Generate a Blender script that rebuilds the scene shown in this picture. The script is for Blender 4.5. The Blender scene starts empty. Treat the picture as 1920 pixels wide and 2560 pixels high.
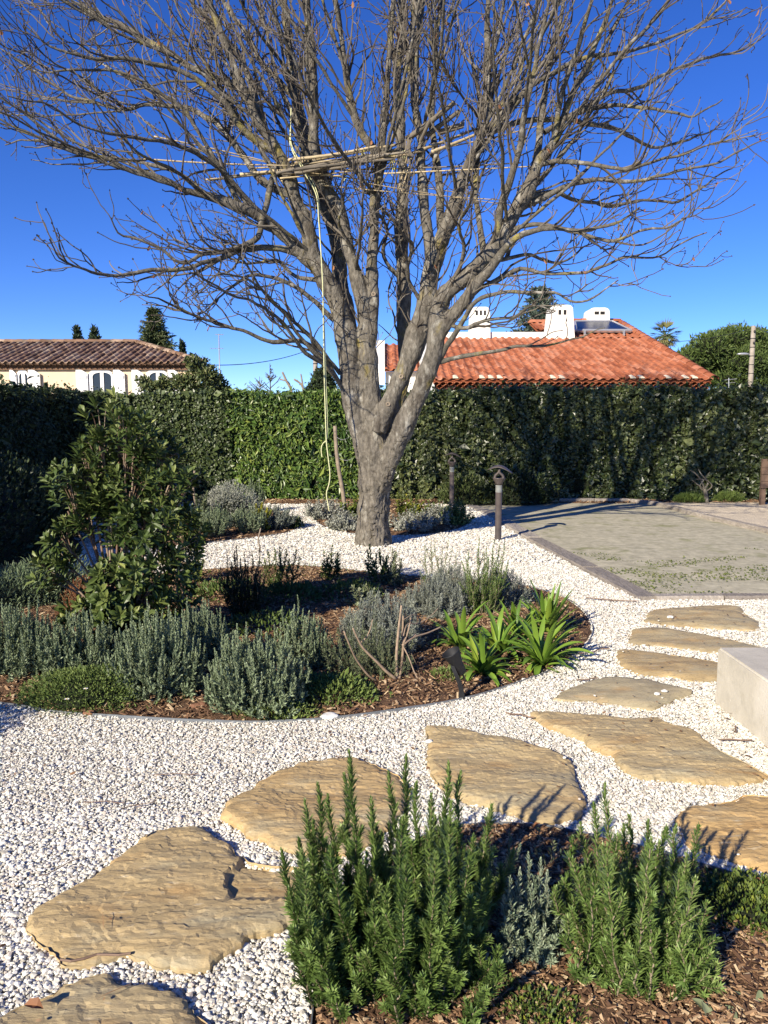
import bpy, bmesh, math, random
import numpy as np
from mathutils import Vector, Matrix
from mathutils.geometry import delaunay_2d_cdt

# ------------------------------------------------------------------ camera, sky, sun, exposure
C = bpy.context.scene.collection
scene = bpy.context.scene
F = 1934.0                      # focal length in pixels of the 1920 x 2560 photograph
PITCH = math.radians(6.8)
CAMZ = 1.6
cam = bpy.data.cameras.new('camera')
cam.sensor_fit = 'VERTICAL'; cam.sensor_height = 24.0; cam.sensor_width = 18.0
cam.lens = 24.0 * F / 2560.0
cam.clip_start = 0.05; cam.clip_end = 2000
camo = bpy.data.objects.new('camera', cam); C.objects.link(camo)
camo.location = (0, 0, CAMZ); camo.rotation_euler = (math.radians(90) - PITCH, 0, 0)
scene.camera = camo

SUN_EL = math.radians(25.5)
SUN_AZ = math.radians(35.5)     # shadows fall this far to the right of straight ahead
world = bpy.data.worlds.new('World'); scene.world = world; world.use_nodes = True
wn = world.node_tree.nodes; wl = world.node_tree.links
wn.clear()
wo = wn.new('ShaderNodeOutputWorld'); wb = wn.new('ShaderNodeBackground'); ws = wn.new('ShaderNodeTexSky')
ws.sky_type = 'NISHITA'; ws.sun_disc = False
ws.sun_elevation = SUN_EL; ws.sun_rotation = math.pi + SUN_AZ
ws.altitude = 0; ws.air_density = 0.65; ws.dust_density = 0.0; ws.ozone_density = 5.5
hs = wn.new('ShaderNodeHueSaturation'); hs.inputs['Saturation'].default_value = 1.17; hs.inputs['Hue'].default_value = .517
wb.inputs['Strength'].default_value = 0.115
wl.new(ws.outputs[0], hs.inputs['Color']); wl.new(hs.outputs[0], wb.inputs['Color']); wl.new(wb.outputs[0], wo.inputs['Surface'])
sl = bpy.data.lights.new('sun', 'SUN'); sl.energy = 5.0; sl.angle = math.radians(0.5); sl.color = (1.0, 0.90, 0.73)
so = bpy.data.objects.new('sun', sl); C.objects.link(so)
sdir = Vector((math.sin(SUN_AZ) * math.cos(SUN_EL), math.cos(SUN_AZ) * math.cos(SUN_EL), -math.sin(SUN_EL)))
so.rotation_euler = sdir.to_track_quat('-Z', 'Y').to_euler(); so.location = (-8, -12, 12)
scene.view_settings.view_transform = 'Standard'; scene.view_settings.look = 'None'
scene.view_settings.exposure = 0.72; scene.view_settings.gamma = 1.0
scene.cycles.use_denoising = True
scene.cycles.max_bounces = 5; scene.cycles.diffuse_bounces = 3; scene.cycles.glossy_bounces = 2
scene.cycles.transparent_max_bounces = 4; scene.cycles.transmission_bounces = 2

rng = np.random.default_rng(7)
CT, ST = math.cos(PITCH), math.sin(PITCH)
def ray(px, py):
    u = (px - 960.0) / F; v = -(py - 1280.0) / F
    return np.array([u, CT + v * ST, -ST + v * CT])
def P(px, py, Y):                       # world point on the plane y = Y
    d = ray(px, py); return np.array([0, 0, CAMZ]) + d * (Y / d[1])
def G(px, py, z=0.0):                   # world point on the height z
    d = ray(px, py); return np.array([0, 0, CAMZ]) + d * ((z - CAMZ) / d[2])
def GP(pts, z=0.0): return np.array([G(a, b, z)[:2] for a, b in pts])
def crop(pts, x0, y0, s): return [(x0 + u * s, y0 + v * s) for u, v in pts]

# ------------------------------------------------------------------ noise
def _hash(i, j, k):
    h = (i * 374761393 + j * 668265263 + k * 2147483647 ^ 0x5bf03635) & 0xffffffff
    h = ((h ^ (h >> 13)) * 1274126177) & 0xffffffff
    return ((h ^ (h >> 16)) & 0xffff) / 65535.0
def vnoise(p, s=1.0, seed=0):
    p = np.asarray(p, float)
    if p.shape[-1] == 2: p = np.concatenate([p, np.zeros(p.shape[:-1] + (1,))], -1)
    q = p * s + seed * 17.31
    i = np.floor(q).astype(np.int64); f = q - i; f = f * f * (3 - 2 * f)
    r = 0
    for a in (0, 1):
        for b in (0, 1):
            for c in (0, 1):
                w = (f[..., 0] if a else 1 - f[..., 0]) * (f[..., 1] if b else 1 - f[..., 1]) * (f[..., 2] if c else 1 - f[..., 2])
                r = r + w * _hash(i[..., 0] + a, i[..., 1] + b, i[..., 2] + c)
    return r * 2 - 1
def fbm(p, s=1.0, o=3, seed=0):
    return sum(vnoise(p, s * 2 ** k, seed + k) * 0.5 ** k for k in range(o))

# ------------------------------------------------------------------ mesh building
class MB:
    def __init__(s): s.V = []; s.L = []; s.S = []; s.R = []; s.n = 0
    def add(s, V, Fc, r=0.5):
        V = np.asarray(V, float).reshape(-1, 3)
        if isinstance(Fc, np.ndarray):
            s.L.append((Fc + s.n).ravel()); s.S.append(np.full(len(Fc), Fc.shape[1]))
        else:
            for f in Fc: s.L.append(np.array(f) + s.n); s.S.append(np.array([len(f)]))
        s.V.append(V); s.R.append(np.broadcast_to(np.asarray(r, float), (len(V),)).copy()); s.n += len(V)
        return s
BASE = {}
def build(name, mb, mat, parent=None, base=None, smooth=False):
    V = np.concatenate(mb.V); L = np.concatenate(mb.L).astype(np.int32); S = np.concatenate(mb.S).astype(np.int32); R = np.concatenate(mb.R)
    if parent is not None: base = BASE[parent.name]
    elif base is None:
        base = np.array([V[:, 0].mean(), V[:, 1].mean(), V[:, 2].min()])
    base = np.asarray(base, float)
    me = bpy.data.meshes.new(name)
    me.vertices.add(len(V)); me.vertices.foreach_set('co', (V - base).astype(np.float32).ravel())
    me.loops.add(len(L)); me.loops.foreach_set('vertex_index', L)
    me.polygons.add(len(S)); st = np.concatenate([[0], np.cumsum(S)[:-1]]).astype(np.int32)
    me.polygons.foreach_set('loop_start', st); me.polygons.foreach_set('loop_total', S)
    me.polygons.foreach_set('use_smooth', np.full(len(S), bool(smooth)))
    a = me.attributes.new('rnd', 'FLOAT', 'POINT'); a.data.foreach_set('value', R.astype(np.float32))
    me.update(calc_edges=True); me.validate()
    me.materials.append(mat)
    o = bpy.data.objects.new(name, me); C.objects.link(o)
    if parent is not None: o.parent = parent; BASE[o.name] = base
    else: o.location = base; BASE[o.name] = base
    return o
def tag(o, label, cat, group=None, kind=None):
    o['label'] = label; o['category'] = cat
    if group: o['group'] = group
    if kind: o['kind'] = kind
    return o
def thing(name, label, cat, loc, group=None):
    o = bpy.data.objects.new(name, None); C.objects.link(o); o.empty_display_size = .1
    o.location = tuple(loc); BASE[o.name] = np.array(loc, float)
    return tag(o, label, cat, group)
def struct(o): o['kind'] = 'structure'; return o

def nrm(a): return a / np.maximum(np.linalg.norm(a, axis=-1, keepdims=True), 1e-9)
def place(tv, tf, O, D, N, L, W):
    """copies of a template (x width, y length, z normal) at O along D"""
    O = np.asarray(O, float); n = len(O); tv = np.asarray(tv, float); tf = np.asarray(tf)
    Y = nrm(D); X = nrm(np.cross(Y, N) + 1e-6); Z = np.cross(X, Y)
    L = np.broadcast_to(L, (n,)); W = np.broadcast_to(W, (n,))
    V = O[:, None] + X[:, None] * (tv[None, :, 0:1] * W[:, None, None]) + Y[:, None] * (tv[None, :, 1:2] * L[:, None, None]) + Z[:, None] * (tv[None, :, 2:3] * L[:, None, None])
    Fc = (tf[None] + (np.arange(n) * len(tv))[:, None, None]).reshape(-1, tf.shape[1])
    return V.reshape(-1, 3), Fc
def rep(r, k): return np.repeat(r, k)
LEAF2 = (np.array([[0, 0, 0], [-.5, .5, .09], [0, 1, -.05], [.5, .5, .09]]), np.array([[0, 2, 1], [0, 3, 2]]))
NEEDLE = (np.array([[-.3, 0, 0], [.3, 0, 0], [.5, .55, .03], [0, 1, -.02], [-.5, .55, .03]]), np.array([[0, 1, 2], [0, 2, 4], [4, 2, 3]]))
LEAF8 = (np.array([[0, 0, 0], [-.36, .3, .07], [0, .3, 0], [.36, .3, .07], [-.5, .72, .07], [0, .7, 0], [.5, .72, .07], [0, 1, -.07]]),
         np.array([[0, 2, 1], [0, 3, 2], [1, 2, 5], [1, 5, 4], [2, 3, 6], [2, 6, 5], [4, 5, 7], [5, 6, 7]]))
def tubes(Pt, R, sides=5):
    """Pt (N,K,3), R (N,K)"""
    Pt = np.asarray(Pt, float); R = np.asarray(R, float); N, K = R.shape
    T = nrm(np.gradient(Pt, axis=1)); m = nrm(Pt[:, -1] - Pt[:, 0])
    ax = np.eye(3)[np.argmin(np.abs(m), axis=1)]; ref = nrm(np.cross(m, ax))
    X = nrm(ref[:, None] - T * (T * ref[:, None]).sum(-1, keepdims=True)); Y = np.cross(T, X)
    a = np.arange(sides) * 2 * np.pi / sides
    V = Pt[:, :, None] + R[:, :, None, None] * (X[:, :, None] * np.cos(a)[None, None, :, None] + Y[:, :, None] * np.sin(a)[None, None, :, None])
    k = np.arange(K - 1)[:, None] * sides; s = np.arange(sides)[None]; s2 = (s + 1) % sides
    q = np.stack([k + s, k + s2, k + sides + s2, k + sides + s], -1).reshape(-1, 4)
    Fc = (q[None] + (np.arange(N) * K * sides)[:, None, None]).reshape(-1, 4)
    return V.reshape(-1, 3), Fc
def capped(mb, pts, rad, sides=12, r=.5):
    V, Fc = tubes(np.array(pts)[None], np.array(rad)[None], sides)
    n = len(V); fl = [list(f) for f in Fc] + [list(range(sides))[::-1], list(range(n - sides, n))]
    mb.add(V, fl, r)
def spline(pts, n):
    """catmull-rom through rows of any width"""
    p = np.asarray(pts, float); m = len(p)
    if m == 2: t = np.linspace(0, 1, n)[:, None]; return p[0] * (1 - t) + p[1] * t
    q = np.vstack([2 * p[0] - p[1], p, 2 * p[-1] - p[-2]])
    d = np.concatenate([[0], np.cumsum(np.linalg.norm(np.diff(p[:, :3], axis=0), axis=1))]); d /= d[-1]
    u = np.linspace(0, 1, n); i = np.clip(np.searchsorted(d, u, 'right') - 1, 0, m - 2)
    t = ((u - d[i]) / np.maximum(d[i + 1] - d[i], 1e-9))[:, None]
    a, b, c, e = q[i], q[i + 1], q[i + 2], q[i + 3]
    return .5 * ((2 * b) + (c - a) * t + (2 * a - 5 * b + 4 * c - e) * t ** 2 + (3 * b - a - 3 * c + e) * t ** 3)
def box(mb, lo, hi, r=.5):
    x0, y0, z0 = lo; x1, y1, z1 = hi
    V = [(x0, y0, z0), (x1, y0, z0), (x1, y1, z0), (x0, y1, z0), (x0, y0, z1), (x1, y0, z1), (x1, y1, z1), (x0, y1, z1)]
    mb.add(V, [(0, 3, 2, 1), (4, 5, 6, 7), (0, 1, 5, 4), (1, 2, 6, 5), (2, 3, 7, 6), (3, 0, 4, 7)], r)
def prism(mb, pts, y0, y1, r=.5):
    """polygon in x,z extruded along y"""
    n = len(pts); V = [(x, y0, z) for x, z in pts] + [(x, y1, z) for x, z in pts]
    Fc = [list(range(n)), list(range(2 * n - 1, n - 1, -1))] + [(i + n, (i + 1) % n + n, (i + 1) % n, i) for i in range(n)]
    mb.add(V, Fc, r)
def lathe(mb, prof, sides, c, r=.5, axis=None):
    a = np.arange(sides) * 2 * np.pi / sides; n = len(prof)
    pr = np.array(prof, float)
    V = np.stack([np.outer(pr[:, 0], np.cos(a)), np.outer(pr[:, 0], np.sin(a)), np.repeat(pr[:, 1:2], sides, 1)], -1)
    if axis is not None:
        q = np.array(Vector((0, 0, 1)).rotation_difference(Vector(axis)).to_matrix()); V = V @ q.T
    V = V.reshape(-1, 3) + np.asarray(c)
    k = np.arange(n - 1)[:, None] * sides; s = np.arange(sides)[None]; s2 = (s + 1) % sides
    mb.add(V, np.stack([k + s, k + s2, k + sides + s2, k + sides + s], -1).reshape(-1, 4), r)
def inpoly(p, poly):
    x, y = p[:, 0], p[:, 1]; c = np.zeros(len(p), bool); n = len(poly)
    for i in range(n):
        x0, y0 = poly[i]; x1, y1 = poly[(i + 1) % n]
        if y0 == y1: continue
        c ^= ((y0 > y) != (y1 > y)) & (x < (x1 - x0) * (y - y0) / (y1 - y0) + x0)
    return c
def polydist(p, poly, closed=True):
    d = np.full(len(p), 1e9); n = len(poly)
    for i in range(n if closed else n - 1):
        a = poly[i]; b = poly[(i + 1) % n]; ab = b - a; l = max((ab ** 2).sum(), 1e-12)
        t = np.clip(((p - a) @ ab) / l, 0, 1); d = np.minimum(d, np.linalg.norm(p - a - t[:, None] * ab, axis=1))
    return d
def smoothpoly(poly, step):
    p = np.vstack([poly, poly[:1]]); d = np.linalg.norm(np.diff(p, axis=0), axis=1).sum()
    n = max(int(d / step), 12); q = np.hstack([p, np.zeros((len(p), 1))])
    return spline(q, n + 1)[:-1, :2]
def fill(poly, step):
    lo = poly.min(0); hi = poly.max(0)
    gx, gy = np.meshgrid(np.arange(lo[0], hi[0], step), np.arange(lo[1], hi[1], step))
    g = np.stack([gx.ravel(), gy.ravel()], 1); g = g + rng.uniform(-.25, .25, g.shape) * step
    g = g[inpoly(g, poly)]; g = g[polydist(g, poly) > step * .55]
    n = len(poly); vs = [Vector(v) for v in poly] + [Vector(v) for v in g]
    ov, oe, of, *_ = delaunay_2d_cdt(vs, [(i, (i + 1) % n) for i in range(n)], [], 0, 1e-6)
    v = np.array([tuple(a) for a in ov]); f = np.array([list(t) for t in of])
    c = v[f].mean(1); return v, f[inpoly(c, poly)]

# ------------------------------------------------------------------ materials
def pmat(name, stops, rough=.75, var=.25, nscale=6.0, bump=0.0, bscale=40.0, bdist=.01, spec=.3, metal=0.0, patch=None, stretch=None, fine=0.0, trans=0.0):
    """colour ramp over the per-piece random value, varied by noise; patch = (colour, scale, low, high)"""
    m = bpy.data.materials.new(name); m.use_nodes = True; nt = m.node_tree; n = nt.nodes; l = nt.links
    b = n['Principled BSDF']; b.inputs['Roughness'].default_value = rough
    b.inputs['Specular IOR Level'].default_value = spec; b.inputs['Metallic'].default_value = metal
    at = n.new('ShaderNodeAttribute'); at.attribute_name = 'rnd'
    rp = n.new('ShaderNodeValToRGB'); cr = rp.color_ramp
    if len(stops) == 1: stops = [stops[0], stops[0]]
    for i, c in enumerate(stops):
        pos = i / (len(stops) - 1)
        e = cr.elements[i] if i < 2 and len(stops) == 2 else (cr.elements[0] if i == 0 else cr.elements.new(pos) if i < len(stops) - 1 else cr.elements[len(cr.elements) - 1])
        e.position = pos; e.color = (*c, 1)
    l.new(at.outputs['Fac'], rp.inputs[0]); col = rp.outputs[0]
    tc = n.new('ShaderNodeTexCoord'); vec = tc.outputs['Object']
    if stretch:
        mp = n.new('ShaderNodeMapping'); mp.inputs['Scale'].default_value = stretch; l.new(vec, mp.inputs[0]); vec = mp.outputs[0]
    if var > 0:
        nz = n.new('ShaderNodeTexNoise'); nz.inputs['Scale'].default_value = nscale; nz.inputs['Detail'].default_value = 6; nz.inputs['Roughness'].default_value = .65
        l.new(vec, nz.inputs['Vector'])
        mr = n.new('ShaderNodeMapRange'); mr.inputs[1].default_value = .3; mr.inputs[2].default_value = .7
        mr.inputs[3].default_value = 1 - var; mr.inputs[4].default_value = 1 + var; l.new(nz.outputs[0], mr.inputs[0])
        mx = n.new('ShaderNodeVectorMath'); mx.operation = 'SCALE'; l.new(col, mx.inputs[0]); l.new(mr.outputs[0], mx.inputs['Scale']); col = mx.outputs[0]
    for pt in (patch or []):
        pc, ps, lo, hi = pt[:4]
        nz = n.new('ShaderNodeTexNoise'); nz.inputs['Scale'].default_value = ps; nz.inputs['Detail'].default_value = 5; nz.inputs['Roughness'].default_value = .6
        ad = n.new('ShaderNodeVectorMath'); ad.inputs[1].default_value = (ps, 3.7, 1.3); l.new(vec, ad.inputs[0]); l.new(ad.outputs[0], nz.inputs['Vector'])
        mr = n.new('ShaderNodeMapRange'); mr.inputs[1].default_value = lo; mr.inputs[2].default_value = hi; l.new(nz.outputs[0], mr.inputs[0])
        mx = n.new('ShaderNodeMix'); mx.data_type = 'RGBA'; l.new(mr.outputs[0], mx.inputs['Factor']); l.new(col, mx.inputs[6]); mx.inputs[7].default_value = (*pc, 1); col = mx.outputs[2]
    l.new(col, b.inputs['Base Color'])
    if bump > 0:
        nb = n.new('ShaderNodeTexNoise'); nb.inputs['Scale'].default_value = bscale; nb.inputs['Detail'].default_value = 8; nb.inputs['Roughness'].default_value = .7
        l.new(vec, nb.inputs['Vector']); bp = n.new('ShaderNodeBump'); bp.inputs['Strength'].default_value = bump; bp.inputs['Distance'].default_value = bdist
        l.new(nb.outputs[0], bp.inputs['Height']); l.new(bp.outputs[0], b.inputs['Normal'])
    if trans > 0:
        tr = n.new('ShaderNodeBsdfTranslucent'); ms = n.new('ShaderNodeMixShader'); ms.inputs[0].default_value = trans
        l.new(col, tr.inputs[0]); l.new(b.outputs[0], ms.inputs[1]); l.new(tr.outputs[0], ms.inputs[2]); l.new(ms.outputs[0], n['Material Output'].inputs[0])
    return m
M = {}
M['gravel'] = pmat('gravel_stone', [(.40, .37, .31), (.57, .54, .465), (.70, .67, .585), (.77, .75, .67), (.81, .80, .73), (.58, .48, .385)], .8, .18, 60)
M['gravel_bed'] = pmat('gravel_bed', [(.56, .53, .46)], .9, .4, 70, .8, 45, .02)
M['gravel_beige'] = pmat('beige_gravel', [(.66, .56, .41)], .9, .35, 40, .9, 60, .02)
M['mulch'] = pmat('mulch_soil', [(.12, .068, .038)], .9, .5, 14, .9, 30, .03)
M['chips'] = pmat('wood_chips', [(.07, .038, .022), (.16, .088, .048), (.27, .16, .085), (.38, .25, .14), (.55, .42, .26)], .8, .2, 20)
M['slate'] = pmat('slate_stone', [(.40, .335, .205), (.43, .325, .168), (.48, .325, .145)], .75, .2, 9, .55, 34, .009, .3,
                  patch=[((.40, .235, .09), 2.6, .54, .74), ((.37, .335, .225), 3.1, .5, .72), ((.52, .43, .28), 26, .60, .72), ((.20, .155, .095), 38, .60, .70)], stretch=(.7, 2.2, 2.2))
M['edge'] = pmat('galvanised_steel', [(.24, .26, .28)], .45, .15, 12, metal=.5)
M['edge_black'] = pmat('black_edge', [(.03, .03, .032)], .5, .1, 12)
M['bark'] = pmat('bark', [(.16, .143, .117)], .85, .6, 26, 1.0, 32, .03, .2, patch=[((.36, .34, .29), 9, .58, .68), ((.25, .20, .06), 4.2, .58, .70), ((.08, .068, .055), 6, .56, .68)], stretch=(1, 1, .45))
M['limb'] = pmat('limb_bark', [(.125, .112, .09)], .8, .5, 22, 1.0, 32, .02, .2, patch=[((.28, .235, .075), 3.4, .57, .68), ((.32, .30, .26), 9, .56, .68), ((.075, .068, .058), 12, .6, .7)])
M['twig'] = pmat('twig_bark', [(.06, .048, .036), (.105, .088, .068), (.19, .165, .132)], .75, .2, 5)
M['bud'] = pmat('dried_pod', [(.10, .035, .02), (.22, .08, .04)], .7, .2, 5)
M['dry'] = pmat('dry_leaf', [(.12, .04, .02), (.33, .16, .07)], .7, .2, 5)
M['hedge_shaded'] = pmat('shaded_hedge_leaf', [(.014, .024, .008), (.032, .052, .018), (.065, .085, .035)], .5, .1, 5, spec=.35)  # leaf tones lowered so the colour carries part of the hedge's shade
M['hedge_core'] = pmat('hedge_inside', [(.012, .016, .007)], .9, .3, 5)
M['hedge_round'] = pmat('round_hedge_leaf', [(.028, .046, .013), (.066, .09, .028), (.12, .15, .05)], .42, .1, 5, spec=.45)
M['hedge_bright'] = pmat('laurel_leaf', [(.02, .045, .01), (.055, .105, .02), (.12, .18, .035), (.2, .24, .05)], .4, .1, 5, spec=.45)
M['hedge_col'] = pmat('ivy_leaf', [(.013, .023, .007), (.035, .052, .016), (.07, .088, .028), (.135, .15, .055)], .38, .1, 5, spec=.5)
M['arbutus'] = pmat('glossy_shrub_leaf', [(.022, .04, .010), (.062, .094, .022), (.12, .152, .04), (.25, .27, .08)], .45, .1, 5, spec=.35)
M['red_stem'] = pmat('shrub_twig', [(.16, .09, .06), (.28, .22, .16)], .7, .2, 8)
M['rosemary'] = pmat('rosemary_needle', [(.045, .083, .018), (.105, .172, .04), (.175, .255, .065), (.30, .37, .14)], .5, .1, 5, spec=.35, trans=.12)
M['rosemary_stem'] = pmat('rosemary_stem', [(.16, .12, .08), (.28, .23, .17)], .8, .2, 10)
M['rosemary_shaded'] = pmat('shaded_rosemary_needle', [(.015, .03, .008), (.045, .07, .022)], .5, .1, 5, spec=.3)  # darker rosemary tones, shade painted in for the bush standing in shadow
M['lavender'] = pmat('lavender_leaf', [(.115, .16, .085), (.215, .27, .155), (.31, .365, .23)], .65, .1, 5, spec=.2)
M['lavender_grey'] = pmat('grey_lavender_leaf', [(.13, .155, .125), (.225, .25, .205), (.33, .35, .29)], .7, .1, 5, spec=.2)
M['lavender_near'] = pmat('blue_grey_lavender_leaf', [(.13, .18, .11), (.22, .275, .175), (.33, .38, .27)], .65, .1, 5, spec=.2)
M['lav_stem'] = pmat('lavender_stem', [(.14, .13, .09)], .8, .2, 10)
M['silver'] = pmat('silver_leaf', [(.17, .19, .15), (.28, .29, .24), (.38, .38, .33)], .75, .1, 5, spec=.15)
M['green'] = pmat('herb_leaf', [(.045, .08, .018), (.11, .155, .038), (.19, .24, .065)], .55, .1, 5, spec=.3)
M['sage'] = pmat('sage_leaf', [(.09, .12, .06), (.18, .21, .11), (.28, .30, .18)], .65, .1, 5, spec=.2)
M['yellow'] = pmat('yellow_green_leaf', [(.05, .085, .018), (.14, .18, .03), (.36, .34, .04)], .55, .1, 5)
M['agap'] = pmat('strap_leaf', [(.055, .115, .015), (.11, .20, .025), (.19, .30, .04), (.45, .36, .03)], .38, .1, 5, spec=.45, trans=.15)
M['moss'] = pmat('moss', [(.06, .085, .018), (.12, .14, .03)], .9, .3, 8)
M['court'] = pmat('court_sand', [(.43, .395, .285)], .95, .28, 9, .5, 50, .006, .1, patch=[((.20, .21, .085), 2.6, .55, .75), ((.56, .51, .37), 5, .55, .75), ((.36, .31, .2), 25, .62, .8)], stretch=(1, 1.0, 1))
M['timber'] = pmat('weathered_timber', [(.24, .21, .18), (.36, .32, .27)], .85, .35, 9, .8, 25, .01, .15, stretch=(5, .8, 3))
M['concrete'] = pmat('pale_concrete', [(.53, .49, .40)], .8, .2, 3.0, .5, 45, .006, .25, patch=[((.64, .60, .51), 2.1, .50, .68), ((.40, .37, .29), 5, .56, .72), ((.70, .66, .56), 14, .66, .72), ((.26, .24, .19), 60, .70, .74)])
M['bronze'] = pmat('bronze_lamp', [(.07, .056, .05), (.12, .10, .092)], .45, .25, 9, .1, 60, .002, .5, metal=.2)
M['lens'] = pmat('lamp_lens', [(.35, .36, .34)], .3, .1, 20, spec=.5)
M['black_plastic'] = pmat('black_plastic', [(.010, .0105, .012)], .6, .15, 9, spec=.5)
M['white_stone'] = pmat('white_stone', [(.68, .66, .62)], .8, .15, 20, .3, 40, .004)
M['brown_stone'] = pmat('brown_stone', [(.24, .12, .07)], .85, .3, 20, .5, 40, .01)
M['terracotta'] = pmat('terracotta', [(.33, .12, .06)], .85, .25, 15, .4, 50, .004)
M['cane'] = pmat('dry_cane', [(.24, .19, .12), (.42, .335, .20), (.56, .45, .27)], .6, .25, 12, spec=.3)
M['cane_grey'] = pmat('weathered_cane', [(.13, .11, .085), (.24, .205, .155)], .7, .25, 12)
M['rope'] = pmat('pale_rope', [(.60, .60, .34)], .8, .15, 30)
M['yellow_tie'] = pmat('yellow_twine', [(.62, .56, .10)], .7, .1, 20)
M['stake'] = pmat('wooden_stake', [(.25, .2, .15)], .85, .3, 12, .4, 40, .004)
M['wire'] = pmat('wire', [(.03, .03, .03)], .6, 0)
M['pole'] = pmat('pole_wood', [(.30, .26, .21)], .85, .25, 3, .3, 20, .01)
M['tile_orange'] = pmat('orange_roof_tile', [(.26, .08, .036), (.35, .115, .055), (.41, .148, .074), (.46, .20, .12)], .8, .18, 4, .3, 30, .004, .2, patch=[((.30, .10, .06), 2.5, .6, .75)])
M['tile_brown'] = pmat('weathered_roof_tile', [(.13, .075, .048), (.22, .135, .088), (.31, .205, .14), (.38, .29, .21)], .85, .3, 3, .3, 30, .004, .15, patch=[((.14, .11, .085), 3, .55, .7)])
M['mortar'] = pmat('lime_mortar', [(.72, .62, .46)], .9, .15, 6)
M['wall_yellow'] = pmat('ochre_render', [(.72, .56, .38)], .9, .07, 2, .15, 30, .004)
M['wall_white'] = pmat('white_render', [(.78, .75, .68)], .9, .06, 2, .15, 30, .004)
M['shutter'] = pmat('white_shutter', [(.80, .79, .77)], .6, .08, 4)
M['pane'] = pmat('dark_pane', [(.02, .022, .026)], .1, 0, spec=.6)
M['dark'] = pmat('painted_hole_shade', [(.02, .018, .016)], .9, 0)
M['panel'] = pmat('solar_glass', [(.008, .016, .05)], .3, 0, spec=.25)
M['alu'] = pmat('aluminium', [(.55, .55, .55)], .4, .05, 4, metal=.6)
M['pine'] = pmat('umbrella_pine_needles', [(.035, .06, .015), (.08, .12, .03), (.13, .17, .045)], .6, .1, 5)
M['cedar'] = pmat('cedar_needles', [(.05, .075, .055), (.10, .135, .10), (.16, .19, .15)], .65, .1, 5)
M['conifer'] = pmat('conifer_needles', [(.04, .06, .025), (.085, .11, .045), (.14, .155, .065)], .65, .1, 5)
M['cypress'] = pmat('cypress_foliage', [(.022, .04, .018), (.05, .07, .03)], .7, .1, 5)
M['palm'] = pmat('palm_frond', [(.05, .08, .03), (.11, .15, .06), (.26, .22, .09)], .5, .1, 5)
M['trunk'] = pmat('brown_trunk', [(.12, .085, .06)], .9, .3, 5)
M['climber'] = pmat('climber_leaf', [(.04, .06, .02), (.09, .115, .035), (.18, .18, .07)], .45, .1, 5, spec=.4)
M['brown_panel'] = pmat('brown_boards', [(.13, .085, .06)], .8, .2, 5)
M['debris'] = pmat('brown_debris', [(.10, .055, .03), (.25, .13, .06), (.36, .25, .14)], .8, .2, 5)
M['bare'] = pmat('bare_shrub_wood', [(.24, .175, .12), (.32, .24, .17)], .85, .3, 25, .4, 60, .003)
M['petal'] = pmat('white_petal', [(.85, .84, .8)], .6, 0)
M['petal_yellow'] = pmat('flower_centre', [(.7, .5, .05)], .7, 0)
# ------------------------------------------------------------------ ground
mb = MB(); nx = 60
gx = np.linspace(-160, 160, nx); gy = np.linspace(-20, 300, nx); X, Y = np.meshgrid(gx, gy)
V = np.stack([X.ravel(), Y.ravel(), np.full(nx * nx, -.03)], 1)
k = np.arange(nx - 1); q = (k[:, None] * nx + k[None]).ravel()
mb.add(V, np.stack([q, q + 1, q + nx + 1, q + nx], 1))
M['earth'] = pmat('earth', [(.16, .13, .08)], .95, .4, .5, .5, 5, .05, patch=[((.08, .10, .035), .8, .45, .6)])
struct(build('ground', mb, M['earth'], base=(0, 0, 0)))

bed_mid = GP([(-60, 1752), (60, 1768), (120, 1779), (250, 1790), (380, 1800), (500, 1806), (600, 1808), (700, 1806), (800, 1801), (900, 1791), (1000, 1777), (1100, 1760), (1200, 1738), (1300, 1706), (1380, 1675), (1440, 1638), (1473, 1600), (1478, 1565),
              (1455, 1528), (1415, 1500), (1350, 1476), (1250, 1458), (1120, 1447), (1000, 1440), (900, 1430), (800, 1420), (740, 1416), (640, 1419), (520, 1426), (420, 1436), (300, 1452), (150, 1470), (0, 1486), (-120, 1500), (-260, 1600), (-200, 1720)])
bed_front = GP([(762, 2700), (772, 2560), (782, 2480), (790, 2420), (810, 2350), (850, 2270), (930, 2180), (1030, 2110), (1120, 2074), (1230, 2064), (1330, 2068), (1420, 2080), (1540, 2108), (1680, 2145), (1800, 2180), (1920, 2216), (2060, 2270), (2300, 2380), (2500, 2800), (1500, 2900)])
bed_tree = GP([(783, 1295), (795, 1308), (812, 1319), (852, 1331), (900, 1338), (978, 1341), (1040, 1340), (1090, 1336), (1134, 1327), (1160, 1316), (1166, 1303), (1150, 1288), (1120, 1275), (1060, 1266), (990, 1262), (880, 1262), (810, 1270), (785, 1282)])
bed_left = GP([(380, 1368), (450, 1366), (500, 1361), (572, 1353), (645, 1345), (703, 1336), (735, 1327), (751, 1317), (745, 1303), (724, 1290), (690, 1276), (640, 1268), (560, 1266), (460, 1270), (380, 1285), (330, 1330)])
bed_shade = GP([(-200, 1300), (-200, 1440), (0, 1432), (90, 1420), (180, 1400), (205, 1375), (190, 1350), (150, 1330), (60, 1310), (-60, 1300)])
strip = np.array([(-5.6, 15.4), (-5.6, 14.7), (-3.2, 14.62), (-2.2, 14.6), (-1.2, 14.66), (0, 14.7), (1.2, 14.66), (1.6, 14.5), (3, 14.7), (8, 14.75), (11, 14.75), (11, 15.4)])
BEDS = []
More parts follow.
